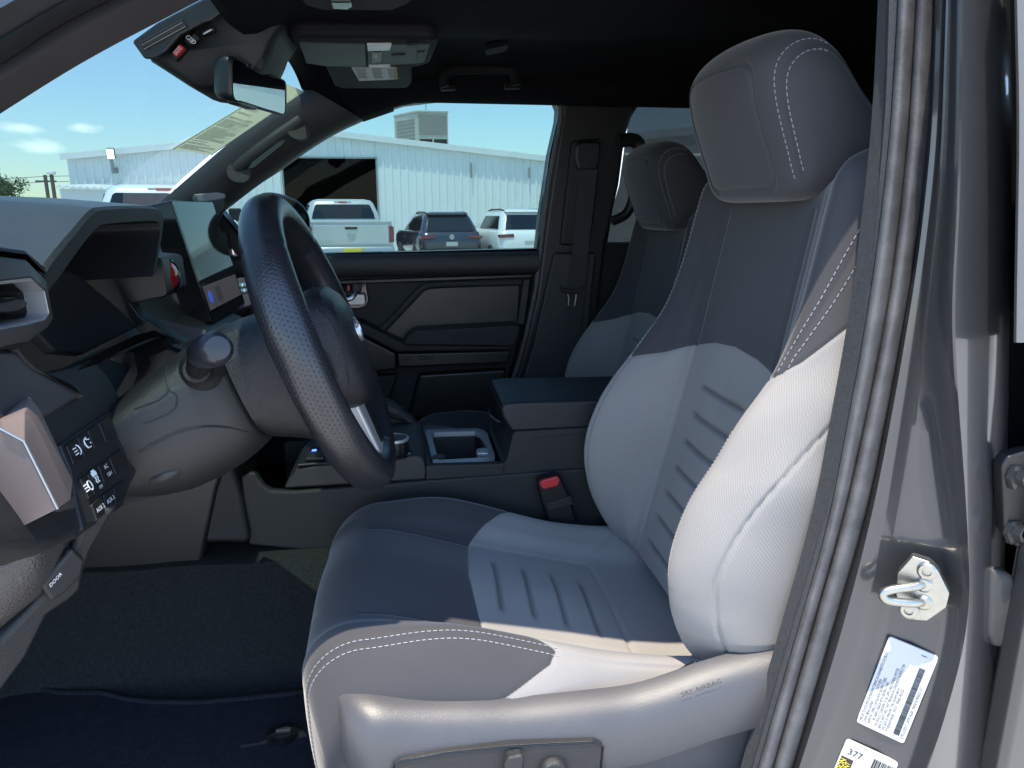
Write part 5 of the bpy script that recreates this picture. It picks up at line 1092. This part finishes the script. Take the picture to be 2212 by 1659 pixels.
oz('map_lens', [D2(*p) for p in ((768,428),(905,424),(910,434),(770,438))], zc-.0045, .004, M['lens'])
oz('belt_warning', [D2(*p) for p in ((785,338),(850,338),(850,400),(785,412))], zc-.004, .003, M['plastic_smooth'])
oz('warning_mark', [D2(*p) for p in ((806,352),(822,350),(824,376),(808,380))], zc-.0045, .001, M['red'])
sm = [(1015,295),(1095,290),(1095,312),(1015,312)]; oz('roof_switch', [D2(*p) for p in sm], zc-.0045, .004, M['gloss_matte'])
oz('roof_switch', [D2(*p) for p in ((915,360),(1005,356),(1005,380),(915,382))], zc-.0045, .004, M['gloss_matte'])
oz('roof_switch', [D2(*p) for p in ((1082,340),(1132,338),(1120,395),(1078,396))], zc-.0045, .004, M['gloss_matte'])
vz = thing('sun_visor', 'folded passenger sun visor carrying a white warning label', 'sun visor', PZ(800, 170, .27))
oz('visor_board', [(700,140),(890,140),(889,182),(880,191),(738,192),(722,186)], .285, .016, M['visor'], .006, vz)
vl = oz('warning_label', [(759,146),(856,146),(859,171),(850,172),(776,175)], .2835, .001, M['white_label'], 0, vz)
oz('label_band', [(851,146),(857,146),(859.5,171),(851,172)], .2828, .0006, M['orange'], 0, vl)
mb = MB()
for cx in (768, 802, 836):
    for k in range(7): y = 149+3.2*k; w_ = 22 if k % 3 else 25; mb.prism([PZ(a, b, .2828) for a, b in ((cx+k*1.0,y),(cx+k*.8+w_*.9,y-.3),(cx+k*.8+w_*.9,y+.8),(cx+k*1.0,y+1.1))], (0, 0, .0004))
mb.build('label_print', M['grey_ink'], vl, smooth=False)
v2 = thing('sun_visor', 'folded driver sun visor with its clip on the black headliner, top edge of the photo', 'sun visor', PZ(770, 0, .29))
oz('visor_board', [(640,-70),(905,-60),(900,-5),(880,12),(850,24),(700,24),(660,14),(640,-10)], .283, .016, M['visor'], .006, v2)
oz('visor_clip', [(712,5),(760,5),(762,17),(752,22),(718,20)], .276, .010, M['gloss'], .003, v2)
gh = thing('grab_handle', 'black roof grab handle folded above the passenger window', 'grab handle', PY(1035, 165, 1.88))
hp_ = crom(PYs(1.835, (962,188),(958,172),(966,157),(985,150),(1040,148),(1085,148),(1106,154),(1113,168),(1116,184)), 6); mb = MB(); mb.tube(hp_, .0125, 12, sx=.85); mb.build('handle_bar', M['matte_black'], gh)
for a, b in ((968,189),(1108,186)): MB().prism([PY(a+dx, b+dy, 1.845) for dx, dy in ((-18,-8),(16,-8),(18,4),(-16,5))], (0, .03, 0)).build('handle_foot', M['matte_black'], gh, bevel=.004)
oz('ceiling_vent', [(1049,108),(1098,97),(1098,105),(1093,112),(1051,121),(1048,116)], .345, .012, M['matte_black'], .003, cab)
oz('ceiling_slot', [(960,149),(994,134),(995,139),(962,153)], .352, .012, M['plastic_grey'], .001, cab)
# paper sheet standing behind the windshield along the far pillar
pap = thing('window_sticker', 'long cream paper sheet of small print behind the windshield along the far pillar', 'paper sheet', PY(500, 290, 1.88))
pc = [PY(a, b, 1.885) for a, b in ((372,322),(455,333),(655,197),(614,175))]
pc = [PY(372,322,1.80), PY(457,335,1.885), PY(657,198,1.885), PY(610,178,1.80)]
nP = np.cross(pc[1]-pc[0], pc[3]-pc[0]); nP /= np.linalg.norm(nP); nP = nP if nP[1] < 0 else -nP
psh = MB().prism(pc, -nP*.0006).build('sheet', M['paper'], pap, smooth=False)
mb = MB(); bl = lambda s, t: pc[0]*(1-s)*(1-t)+pc[1]*s*(1-t)+pc[2]*s*t+pc[3]*(1-s)*t+nP*.0006
t = .03; k = 0
while t < .50:
    w0 = random.choice((.60,.75,.80,.42)); s0 = .08; mb.quad(bl(s0,t), bl(s0+w0,t), bl(s0+w0,t+.006), bl(s0,t+.006)); t += random.choice((.013,.013,.013,.026)); k += 1
for t in (.56,.575,.62,.635,.65,.80,.815): mb.quad(bl(.1,t), bl(.55,t), bl(.55,t+.006), bl(.1,t+.006))
mb.build('sheet_print', M['grey_ink'], psh, smooth=False)
mb = MB(); mb.loft([[bl(s, t) for s in (0,.03)] for t in (0,1)], False, False); mb.loft([[bl(s, t) for s in (.97,1)] for t in (0,1)], False, False); mb.build('sheet_border', M['white_label'], psh, smooth=False)

# ================================================================== OUTSIDE: the lot, the metal building, parked vehicles
tag(MB().quad((-900,-900,GZ),(900,-900,GZ),(900,900,GZ),(-900,900,GZ)).build('ground', M['concrete'], None, smooth=False), kind='structure')
bld = thing('metal_building', 'white corrugated metal building with a dark open roller door beyond the passenger window', 'building', PY(760, 560, 30))
YB = 30.; cL, cR = PY(144, 342, YB), PY(690, 289, YB); sR = PY(1180, 346, YB); xL, xRg = cL[0], cR[0]; slope = (sR[2]-cR[2])/(sR[0]-cR[0]); xE = xRg+14.5
def ztop(x): return cL[2]+(cR[2]-cL[2])*(x-xL)/(xRg-xL) if x < xRg else cR[2]+slope*(x-xRg)
dL, dR, dT = PY(610, 343, YB)[0], PY(811, 343, YB)[0], PY(700, 342, YB)[2]
px_ = []; x = xL
while x < xE:
    px_ += [(x, 0), (x+.20, 0), (x+.225, -.035), (x+.285, -.035), (x+.31, 0)]; x += .31
px_ = [p for p in px_ if p[0] <= xE]; px_ += [(dL, 0), (dR, 0), (xRg, 0)]; px_ = sorted(set(px_)); mb = MB()
for (a, ya), (b, yb) in zip(px_[:-1], px_[1:]):
    m_ = (a+b)/2; z0 = dT if dL <= m_ <= dR else GZ
    mb.quad((a, YB+ya, z0), (b, YB+yb, z0), (b, YB+yb, ztop(b)), (a, YB+ya, ztop(a)))
mb.build('front_wall', M['metal_wall'], bld, smooth=False)
mb = MB()
for x0, x1 in ((xL-.15, xRg), (xRg, xE+.15)):
    a, b = V(x0, YB-.17, ztop(x0)+.02), V(x1, YB-.17, ztop(x1)+.02); mb.prism([a, b, b+V(0, 35, 0), a+V(0, 35, 0)], (0, 0, .10))
mb.build('roof', M['metal_wall'], bld, smooth=False)
mb = MB()
for x0, x1 in ((xL-.15, xRg), (xRg, xE+.15)):
    a, b = V(x0, YB-.20, ztop(x0)-.06), V(x1, YB-.20, ztop(x1)-.06); mb.prism([a, b, b+V(0, 0, .22), a+V(0, 0, .22)], (0, .028, 0))
mb.build('roof_trim', M['white_trim'], bld, smooth=False)
MB().box((xL, YB+.05, GZ), (xL+.1, YB+35, cL[2]-.02)).box((xE-.1, YB+.05, GZ), (xE, YB+35, ztop(xE)-.02)).build('side_wall', M['metal_wall'], bld)
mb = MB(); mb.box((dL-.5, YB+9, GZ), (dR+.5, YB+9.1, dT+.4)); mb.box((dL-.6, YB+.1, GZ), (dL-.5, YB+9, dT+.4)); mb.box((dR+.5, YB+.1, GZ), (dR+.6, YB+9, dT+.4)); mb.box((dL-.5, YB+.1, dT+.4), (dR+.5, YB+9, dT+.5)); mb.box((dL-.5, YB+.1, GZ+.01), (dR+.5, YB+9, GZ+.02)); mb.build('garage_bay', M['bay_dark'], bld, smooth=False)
mb = MB(); mb.box((dL-.06, YB-.06, GZ), (dL, YB-.037, dT+.06)); mb.box((dR, YB-.06, GZ), (dR+.06, YB-.037, dT+.06)); mb.box((dL, YB-.06, dT), (dR, YB-.037, dT+.06)); mb.build('door_frame', M['grey_metal'], bld, smooth=False)
for a, b, c in ((1018, 352, 385), (1143, 362, 385), (742, 338, 342)):
    p = PY(a, b, YB-.12); q = PY(a, c, YB-.12); MB().tube([p, q], .035, 8).build('wall_pipe', M['grey_metal'], bld)
# things inside the bay
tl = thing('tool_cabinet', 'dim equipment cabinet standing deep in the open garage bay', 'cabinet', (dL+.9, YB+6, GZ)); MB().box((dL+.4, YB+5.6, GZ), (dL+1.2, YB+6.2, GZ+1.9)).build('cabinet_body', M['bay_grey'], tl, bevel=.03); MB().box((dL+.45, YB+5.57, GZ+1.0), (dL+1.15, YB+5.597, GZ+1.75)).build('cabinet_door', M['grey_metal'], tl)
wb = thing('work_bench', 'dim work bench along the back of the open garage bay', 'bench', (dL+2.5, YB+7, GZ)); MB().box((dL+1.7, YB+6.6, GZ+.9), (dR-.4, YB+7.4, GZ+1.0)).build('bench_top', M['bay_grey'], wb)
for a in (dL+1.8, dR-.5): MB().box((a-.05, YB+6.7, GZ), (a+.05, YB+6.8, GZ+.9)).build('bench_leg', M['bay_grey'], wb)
# roof unit
ac = thing('rooftop_cooler', 'beige louvred cooler box standing on the metal building\'s roof', 'air conditioner', PY(910, 320, 32))
A_, B_, D_ = PY(903, 318, 32), PY(969, 318, 32), PY(853, 312, 33.6); B_[2] = A_[2]; D_[2] = A_[2]; z1 = PY(903, 243, 32)[2]; hz_ = V(0, 0, z1-A_[2]); fx, sd_ = B_-A_, D_-A_
on = np.cross(fx, hz_); on /= np.linalg.norm(on); on = on if on[1] < 0 else -on; ln_ = np.cross(sd_, hz_); ln_ /= np.linalg.norm(ln_); ln_ = ln_ if ln_[0] < 0 else -ln_
def fr_(a, b, h=0): return A_+fx*a+hz_*b+on*h
def sf_(a, b, h=0): return A_+sd_*a+hz_*b+ln_*h
MB().prism([A_, B_, B_+sd_, D_], hz_).build('cabinet', M['beige_metal'], ac, bevel=.02)
MB().prism([p+hz_ for p in (A_+on*.04+ln_*.03, B_+on*.04-ln_*.04, B_+sd_-on*.03, D_-on*.03+ln_*.03)], (0, 0, .08)).build('lid', M['beige_metal'], ac, bevel=.015)
MB().prism([fr_(a, b, .004) for a, b in ((.05,.36),(.95,.36),(.95,.93),(.05,.93))], on*.02).build('pad_panel', M['taupe_metal'], ac, bevel=.006)
for a, b in ((.07,.47),(.53,.95)): MB().prism([fr_(x, y, .004) for x, y in ((a,.08),(b,.08),(b,.24),(a,.24))], on*.015).build('air_intake', M['bay_dark'], ac)
for k in range(7): MB().prism([sf_(x, .12+.11*k+y, .004) for x, y in ((.12,0),(.88,0),(.88,.055),(.12,.055))], ln_*.02).build('louvre', M['taupe_metal'], ac)
for p in (A_+fx*.03, A_+fx*.94, D_+fx*.03): MB().box((p[0], p[1]+.05, ztop(p[0])-.1), (p[0]+.07, p[1]+.12, A_[2])).build('support_leg', M['grey_metal'], ac)
MB().tube([PY(920, 240, 33.2), PY(920, 220, 33.2)], .02, 6).build('mast', M['grey_metal'], ac)
# flood light fixed to the left end of the building
fl_ = thing('flood_light', 'white flood light on a bracket at the left end of the metal building', 'flood light', PY(240, 345, 29.4))
q = [PY(a, b, 29.3) for a, b in ((228,321),(245,321),(249,345),(232,345))]; MB().prism(q, (0, .12, .05)).build('lamp_housing', M['grey_metal'], fl_, bevel=.02)
cq = sum(q)/4; MB().prism([cq+(p-cq)*.85+V(0, -.008, 0) for p in q], (0, .004, 0)).build('lamp_lens', M['lamp_glow'], fl_, smooth=False)
mb = MB(); mb.tube([PY(240,345,29.4), PY(243,356,29.5), PY(246,372,29.9)], .06, 8); mb.build('bracket', M['grey_metal'], fl_); MB().prism([PY(a, b, 29.75) for a, b in ((240,362),(250,362),(251,373),(241,373))], (0, .2, 0)).build('mount_box', M['grey_metal'], fl_)
anx = thing('metal_shed', 'low white corrugated shed roof left of the metal building', 'shed', PY(180, 470, 34))
a, b = PY(128, 407, 27), PY(420, 421, 27); MB().prism([V(a[0], 27, GZ), V(b[0], 27, GZ), V(b[0], 27, b[2]), V(a[0], 27, a[2])], (0, 2.5, 0)).build('shed_wall', M['metal_wall'], anx, smooth=False); mb = MB(); n = 40
mb.loft([[V(a[0]+(b[0]-a[0])*i/n, 26.8, a[2]+(b[2]-a[2])*i/n+(.06 if i % 2 else 0)+h) for i in range(n+1)] for h in (0, .05)]+[[V(a[0]+(b[0]-a[0])*i/n, 29.6, a[2]+(b[2]-a[2])*i/n+(.06 if i % 2 else 0)+.2) for i in range(n+1)]], False, False); mb.build('shed_roof', M['white_trim'], anx, smooth=False)
# building glimpsed through the dark rear side glass
b2 = thing('pale_building', 'pale flat roofed building seen through the tinted rear side window', 'building', PY(1480, 560, 22))
p, q = PY(1290, 309, 26), PY(1900, 255, 15.5); MB().prism([V(p[0], p[1], GZ), V(q[0], q[1], GZ), q, p], (3, 6, 0)).build('wall', M['pale_wall'], b2, smooth=False); dv = (q-p)/np.linalg.norm(q-p); nv = V(dv[1], -dv[0], 0); MB().prism([p+nv*.05-V(0,0,.02), q+nv*.05-V(0,0,.02), q+nv*.05+V(0,0,.22), p+nv*.05+V(0,0,.22)], -nv*.04).build('roof_edge', M['white_trim'], b2, smooth=False)
# ---------------------------------------------------------------- vehicles (local: x right, y forward, z up from the ground, origin under the rear bumper)
def wheel_parts(root, x, y, r=.40, w_=.26):
    mb = MB(); mb.lathe((x-w_/2, y, r), (1, 0, 0), [(r*.62,0),(r*.93,0),(r,.03),(r,w_-.03),(r*.93,w_),(r*.62,w_)], 28); tyre = mb.build('wheel', M['tyre'], root)
    s = 1 if x > 0 else -1; mb = MB(); mb.lathe((x+s*(w_/2-.03), y, r), (s, 0, 0), [(r*.64,-.02),(r*.64,.02),(r*.55,.0),(r*.2,.02),(0,.03)], 20); mb.build('rim', M['silver_dark'], tyre)
def finish(root, at, yaw):
    root.location = at; root.rotation_euler = (0, 0, yaw)
def vpart(mb, name, mat, parent, **k):
    o = mb.build(name, mat, None, **k); o.parent = parent; return o
def rrz(x0, x1, y0, y1, z, r):
    cx, cy = (x0+x1)/2, (y0+y1)/2; return [V(cx+a, cy+b, z) for a, b in rrect(x1-x0, y1-y0, r, 4)]
def pickup(name, label, paint, emblem=True):
    t = thing(name, label, 'pickup truck')
    B = lambda *a, **k: vpart(*a, **k)
    W2 = 1.02
    mb = MB(); mb.loft([rrz(-W2+.06, W2-.06, .10, 5.6, .62, .12), rrz(-W2+.01, W2-.01, .06, 5.72, .80, .16), rrz(-W2, W2, .05, 5.75, 1.10, .18), rrz(-W2+.02, W2-.02, .05, 5.7, 1.30, .16), rrz(-W2+.05, W2-.05, .06, 5.55, 1.40, .14), rrz(-W2+.08, W2-.08, .09, 5.4, 1.42, .12)])
    B(mb, 'body', paint, t, angle=40)
    mb = MB(); mb.loft([rrz(-.93, .93, 1.75, 4.7, 1.40, .12), rrz(-.90, .90, 1.80, 4.4, 1.60, .14), rrz(-.80, .80, 1.93, 3.9, 1.86, .16), rrz(-.74, .74, 1.98, 3.75, 1.93, .16), rrz(-.60, .60, 2.1, 3.6, 1.965, .14)]); B(mb, 'cab', paint, t, angle=50)
    def tri(z): return float(np.interp(z, [1.4,1.6,1.86,1.93], [1.75,1.80,1.93,1.98]))-.016
    mb = MB(); mb.prism([V(x, tri(z), z) for x, z in ((-.80,1.47),(-.3,1.47),(.3,1.47),(.80,1.47),(.77,1.6),(.70,1.80),(.66,1.83),(.3,1.83),(-.3,1.83),(-.66,1.83),(-.70,1.80),(-.77,1.6))], (0, .02, .0)); B(mb, 'rear_window', M['car_glass'], t, bevel=.01)
    for s in (-1, 1):
        mb = MB(); mb.prism([V(s*(float(np.interp(z, [1.4,1.6,1.86], [.93,.90,.80]))+.008), y, z) for y, z in ((2.0,1.47),(4.2,1.47),(3.75,1.82),(2.1,1.82))], (s*.012, 0, 0)); B(mb, 'side_window', M['car_glass'], t)
        mb = MB(); mb.prism([V(s*x, .035, z) for x, z in ((.90,.92),(1.012,.93),(1.012,1.30),(.905,1.31))], (0, .16, 0)); B(mb, 'tail_light', M['tail_red'], t, bevel=.02)
        mb = MB(); mb.box((s*1.05-.11, 3.9, 1.38), (s*1.05+.11, 4.02, 1.62)); B(mb, 'wing_mirror', M['tyre'], t, bevel=.03)
        for y in (1.25, 4.75): wheel_parts_v(t, s*.88, y)
    mb = MB(); mb.prism([V(x, .028, z) for x, z in ((-.86,.88),(.86,.88),(.88,.94),(.88,1.30),(.86,1.335),(-.86,1.335),(-.88,1.30),(-.88,.94))], (0, .05, 0)); tg = B(mb, 'tailgate', paint, t, bevel=.018, seg=3)
    mb = MB(); mb.box((-.97, .02, 1.385), (.97, .30, 1.435)); B(mb, 'bed_rail', paint, t, bevel=.02, seg=3)
    mb = MB(); mb.box((-.14, .012, 1.235), (.14, .045, 1.285)); B(mb, 'tailgate_handle', M['gloss'], tg, bevel=.008); mb = MB(); mb.box((-.17, .006, 1.289), (.17, .045, 1.315)); B(mb, 'handle_bezel', M['silver_bright'], tg, bevel=.008)
    if emblem:
        mb = MB(); mb.prism([V(x, .016, z) for x, z in ((-.10,1.14),(-.06,1.165),(0,1.155),(.06,1.165),(.10,1.14),(.085,1.06),(.045,1.0),(.0,.985),(-.045,1.0),(-.085,1.06))], (0, .02, 0)); B(mb, 'emblem', M['silver_bright'], tg, bevel=.008)
        mb = MB(); text_mesh(mb, 'QUAD CAB', V(-.84, .026, .93), V(1, 0, 0), V(0, 0, 1), .075, .004); B(mb, 'badge', M['silver_bright'], tg, smooth=False)
    mb = MB(); mb.loft([rrz(-.96, .96, -.10, .22, .50, .08), rrz(-1.0, 1.0, -.14, .25, .58, .1), rrz(-1.0, 1.0, -.14, .25, .78, .1), rrz(-.98, .98, -.10, .25, .83, .08)]); bp = B(mb, 'bumper', M['silver_bright'], t, angle=50)
    mb = MB(); mb.box((-.22, -.165, .64), (.22, -.142, .80)); B(mb, 'number_plate', M['yellow'], bp, bevel=.004)
    mb = MB(); mb.box((-.22, 1.935, 1.865), (.22, 1.985, 1.91)); bl_ = B(mb, 'brake_light', M['lens'], t, bevel=.01); mb = MB(); mb.box((-.10, 1.925, 1.87), (.10, 1.934, 1.905)); B(mb, 'brake_lens', M['tail_red_bright'], bl_)
    return t
def wheel_parts_v(t, x, y, r=.40, w_=.26):
    mb = MB(); mb.lathe((x-w_/2, y, r), (1, 0, 0), [(r*.62,0),(r*.93,0),(r,.03),(r,w_-.03),(r*.93,w_),(r*.62,w_)], 28); ty = vpart(mb, 'wheel', M['tyre'], t)
    s = 1 if x > 0 else -1; mb = MB(); mb.lathe((x+s*(w_/2-.03), y, r), (s, 0, 0), [(r*.64,-.02),(r*.64,.02),(r*.55,.0),(r*.2,.02),(0,.03)], 20); vpart(mb, 'rim', M['silver_dark'], ty)
def suv(name, label, paint, h=1.66, emblem=True, white=False, kind='car'):
    t = thing(name, label, kind); k = h/1.66; B = lambda *a, **q: vpart(*a, **q)
    mb = MB(); mb.loft([rrz(-.84,.84,.10,4.45,.30,.15), rrz(-.91,.91,.02,4.55,.50,.22), rrz(-.935,.935,-.02,4.6,.72*k,.24), rrz(-.93,.93,.03,4.5,.92*k,.24), rrz(-.89,.89,.10,4.2,1.06*k,.22), rrz(-.85,.85,.16,3.4,1.09*k,.2)]); B(mb, 'body', paint, t, angle=50)
    mb = MB(); mb.loft([rrz(-.85,.85,.14,3.3,1.06*k,.2), rrz(-.80,.80,.24,3.0,1.25*k,.2), rrz(-.70,.70,.42,2.6,1.50*k,.2), rrz(-.62,.62,.52,2.35,1.60*k,.2), rrz(-.50,.50,.66,2.2,1.645*k,.18)]); B(mb, 'cabin', paint, t, angle=60)
    yb = lambda z: float(np.interp(z/k, [1.06,1.25,1.5,1.6], [.14,.24,.42,.52]))-.016
    mb = MB(); mb.prism([V(x, yb(z*k), z*k) for x, z in ((-.70,1.10),(.70,1.10),(.66,1.25),(.60,1.46),(.57,1.49),(-.57,1.49),(-.60,1.46),(-.66,1.25))], (0, .03, 0)); B(mb, 'rear_window', M['car_glass'], t, bevel=.008)
    mb = MB(); mb.loft([rrz(-.62,.62,.36,.60,1.57*k,.05), rrz(-.58,.58,.38,.70,1.60*k,.05)]); B(mb, 'roof_spoiler', M['tyre'] if not white else paint, t)
    for s in (-1, 1):
        xs_ = lambda z: s*(float(np.interp(z, [1.06,1.25,1.5], [.85,.80,.70]))+.010)
        for ya, yb2, yc, yd in ((.42,1.35,1.32,.66),(1.42,2.35,2.10,1.39)):
            mb = MB(); mb.prism([V(xs_(1.12), ya, 1.12*k), V(xs_(1.12), yb2, 1.12*k), V(xs_(1.46), yc, 1.46*k), V(xs_(1.46), yd, 1.46*k)], (s*.012, 0, 0)); B(mb, 'side_window', M['car_glass'], t)
        mb = MB(); mb.tube([V(s*.60, .62, 1.60*k), V(s*.61, .9, 1.64*k), V(s*.61, 1.9, 1.64*k), V(s*.60, 2.25, 1.60*k)], .02, 8); B(mb, 'roof_rail', M['tyre'], t)
        mb = MB(); mb.prism([V(s*x, -.012, z*k) for x, z in ((.48,.90),(.90,.88),(.93,.97),(.50,.99))], (0, .22, 0)); B(mb, 'tail_light', M['tail_red'], t, bevel=.02)
        for y in (.95, 3.65): wheel_parts_v(t, s*.82, y, .36, .24)
    mb = MB(); mb.loft([rrz(-.92,.92,-.06,.2,.34,.12), rrz(-.93,.93,-.08,.2,.45,.14), rrz(-.92,.92,-.05,.2,.60,.12)]); bp = B(mb, 'bumper', M['tyre'] if not white else paint, t, angle=50)
    mb = MB(); mb.prism([V(x, -.035, z*k) for x, z in ((-.17,.68),(.17,.68),(.17,.80),(-.17,.80))], (0, .02, 0)); B(mb, 'number_plate', M['white_label'], t, bevel=.004)
    if emblem: mb = MB(); mb.lathe((0, -.015, .94*k), (0, -1, 0), [(.075,-.02),(.075,.0),(.062,.004),(.058,-.004),(0,-.004)], 24); B(mb, 'emblem', M['silver_bright'], t)
    return t
def ground_pt(px, Y): p = PY(px, 461, Y); return V(p[0], p[1], GZ)
HY = R(10)
pk = pickup('pickup_truck', 'silver white pickup parked tail first before the dark garage door', M['car_silver']); finish(pk, ground_pt(757, 17.5), HY)
dk = suv('compact_suv', 'dark blue grey compact SUV parked between the silver pickup and the white SUV', M['car_navy'], 1.66); finish(dk, ground_pt(975, 21.0), HY)
wt = suv('white_suv', 'white SUV with a red tail light parked at the right end of the row', M['car_white'], 1.74, False, True); finish(wt, ground_pt(1146, 20.6), HY)
mb = MB(); mb.prism([V(x, -.04, z) for x, z in ((.20,.70),(.52,.70),(.52,.86),(.20,.86))], (0, .02, 0)); vpart(mb, 'sale_plate', M['yellow'], wt)
w2 = pickup('pickup_truck', 'white cab roof of a pickup just above the dashboard, seen through the windshield', M['car_white'], False); finish(w2, ground_pt(338, 10.6), R(14))
w2.scale = (1.05, 1.05, 1.05)
# ---------------------------------------------------------------- far left: tree, poles, wires
def tree(name, label, at, h, r):
    t = thing(name, label, 'tree', tuple(at)); at = np.array(at, float)
    mb = MB(); mb.tube([at, at+V(.1,0,h*.3), at+V(.2,.1,h*.6)], [.28,.2,.1], 8)
    for k in range(6): a = k*1.1; mb.tube([at+V(.12,0,h*.35), at+V(math.cos(a)*r*.5, math.sin(a)*r*.5, h*.62)], [.1,.03], 6)
    mb.build('trunk', M['bark'], t)
    mb = MB(); rs = np.random.default_rng(3)
    cl = [(at+V(*(rs.normal(0,1,3)*V(r*.42,r*.42,h*.13)))+V(0,0,h*.68), r*rs.uniform(.22,.4)) for _ in range(26)]
    for c_, q in cl:
        for _ in range(170):
            d = rs.normal(0,1,3); d /= np.linalg.norm(d); p = c_+d*q*rs.uniform(.5,1.05); a = rs.normal(0,1,3); a /= np.linalg.norm(a); b = np.cross(a, d); s = rs.uniform(.08,.17); mb.quad(p-a*s, p+b*s*.5, p+a*s, p-b*s*.5)
    mb.build('crown', M['leaf'], t, smooth=False)
tree('bushy_tree', 'green bushy tree on the skyline at the photo\'s left edge', ground_pt(-14, 62), 4.9, 2.6)
for i, (a, b, Y, l_) in enumerate(((97, 378, 58, 'thinner bare utility pole left of the lamp pole'), (111, 377, 55, 'lamp topped pole right of the bare utility pole'))):
    p = PY(a, b, Y); t = thing('utility_pole', l_, 'pole', (p[0], Y, GZ), 'poles on the skyline'); MB().tube([(p[0], Y, GZ), p], .13, 8).build('mast', M['bark'], t)
    if i: MB().box((p[0]-.25, Y-.2, p[2]), (p[0]+.25, Y+.2, p[2]+.22)).build('lamp_head', M['white_trim'], t, bevel=.05)
    else: MB().box((p[0]-.7, Y-.06, p[2]-.5), (p[0]+.7, Y+.06, p[2]-.38)).build('cross_arm', M['bark'], t)
wr = thing('power_line', 'thin dark power lines strung past the poles over the skyline', 'power line', PY(50, 380, 58))
for dy in (0, 12): MB().tube([PY(a, b+dy, 58) for a, b in ((-40,384),(30,385),(97,381),(150,380))], .018, 5).build('wire', M['tyre'], wr)
# small fair weather clouds low in the sky: part of the world
def clouds():
    n = W.node_tree; L = n.links.new; tc = n.nodes.new('ShaderNodeTexCoord'); sp = n.nodes.new('ShaderNodeSeparateXYZ'); L(tc.outputs['Generated'], sp.inputs[0])
    def mth(op, a, b=None):
        x = n.nodes.new('ShaderNodeMath'); x.operation = op
        for i, q in enumerate((a, b)):
            if q is None: continue
            if isinstance(q, (int, float)): x.inputs[i].default_value = q
            else: L(q, x.inputs[i])
        return x.outputs[0]
    az = mth('ARCTAN2', sp.outputs[0], sp.outputs[1]); el = mth('ARCSINE', sp.outputs[2]); tot = None
    no = n.nodes.new('ShaderNodeTexNoise'); no.inputs['Scale'].default_value = 38.; no.inputs['Detail'].default_value = 7.; mp = n.nodes.new('ShaderNodeMapping'); mp.inputs['Scale'].default_value = (1,1,2.2); L(tc.outputs['Generated'], mp.inputs[0]); L(mp.outputs[0], no.inputs['Vector'])
    for px, py, w_, h_ in ((44,277,38,11),(182,276,30,9),(92,318,40,12),(-260,300,120,30),(-600,250,120,30),(2900,250,150,40),(3600,300,160,40)):
        d = ray(px, py); d /= np.linalg.norm(d); a0, e0 = math.atan2(d[0], d[1]), math.asin(d[2]); s = 1/1600.
        u = mth('DIVIDE', mth('SUBTRACT', az, a0), w_*s); v = mth('DIVIDE', mth('SUBTRACT', el, e0), h_*s)
        g = mth('EXPONENT', mth('MULTIPLY', mth('ADD', mth('MULTIPLY', u, u), mth('MULTIPLY', v, v)), -1.)); tot = g if tot is None else mth('ADD', tot, g)
    k = n.nodes.new('ShaderNodeMapRange'); k.inputs[1].default_value = .30; k.inputs[2].default_value = .95; k.inputs[4].default_value = .8; L(mth('ADD', mth('MULTIPLY', tot, .85), mth('MULTIPLY', mth('SUBTRACT', no.outputs['Fac'], .5), mth('MINIMUM', mth('MULTIPLY', tot, 3.), 1.2))), k.inputs[0])
    mx = n.nodes.new('ShaderNodeMixRGB'); mx.inputs[2].default_value = (5.5, 5.4, 5.2, 1); L(k.outputs[0], mx.inputs[0])
    tn = n.nodes.new('ShaderNodeMixRGB'); tn.blend_type = 'MULTIPLY'; tn.inputs[2].default_value = (.50, .50, .53, 1); L(mth('MULTIPLY', mth('EXPONENT', mth('MULTIPLY', mth('ABSOLUTE', el), -2.6)), 1.), tn.inputs[0]); L(sky.outputs[0], tn.inputs[1]); L(tn.outputs[0], mx.inputs[1]); L(mx.outputs[0], bgn.inputs[0])
clouds()
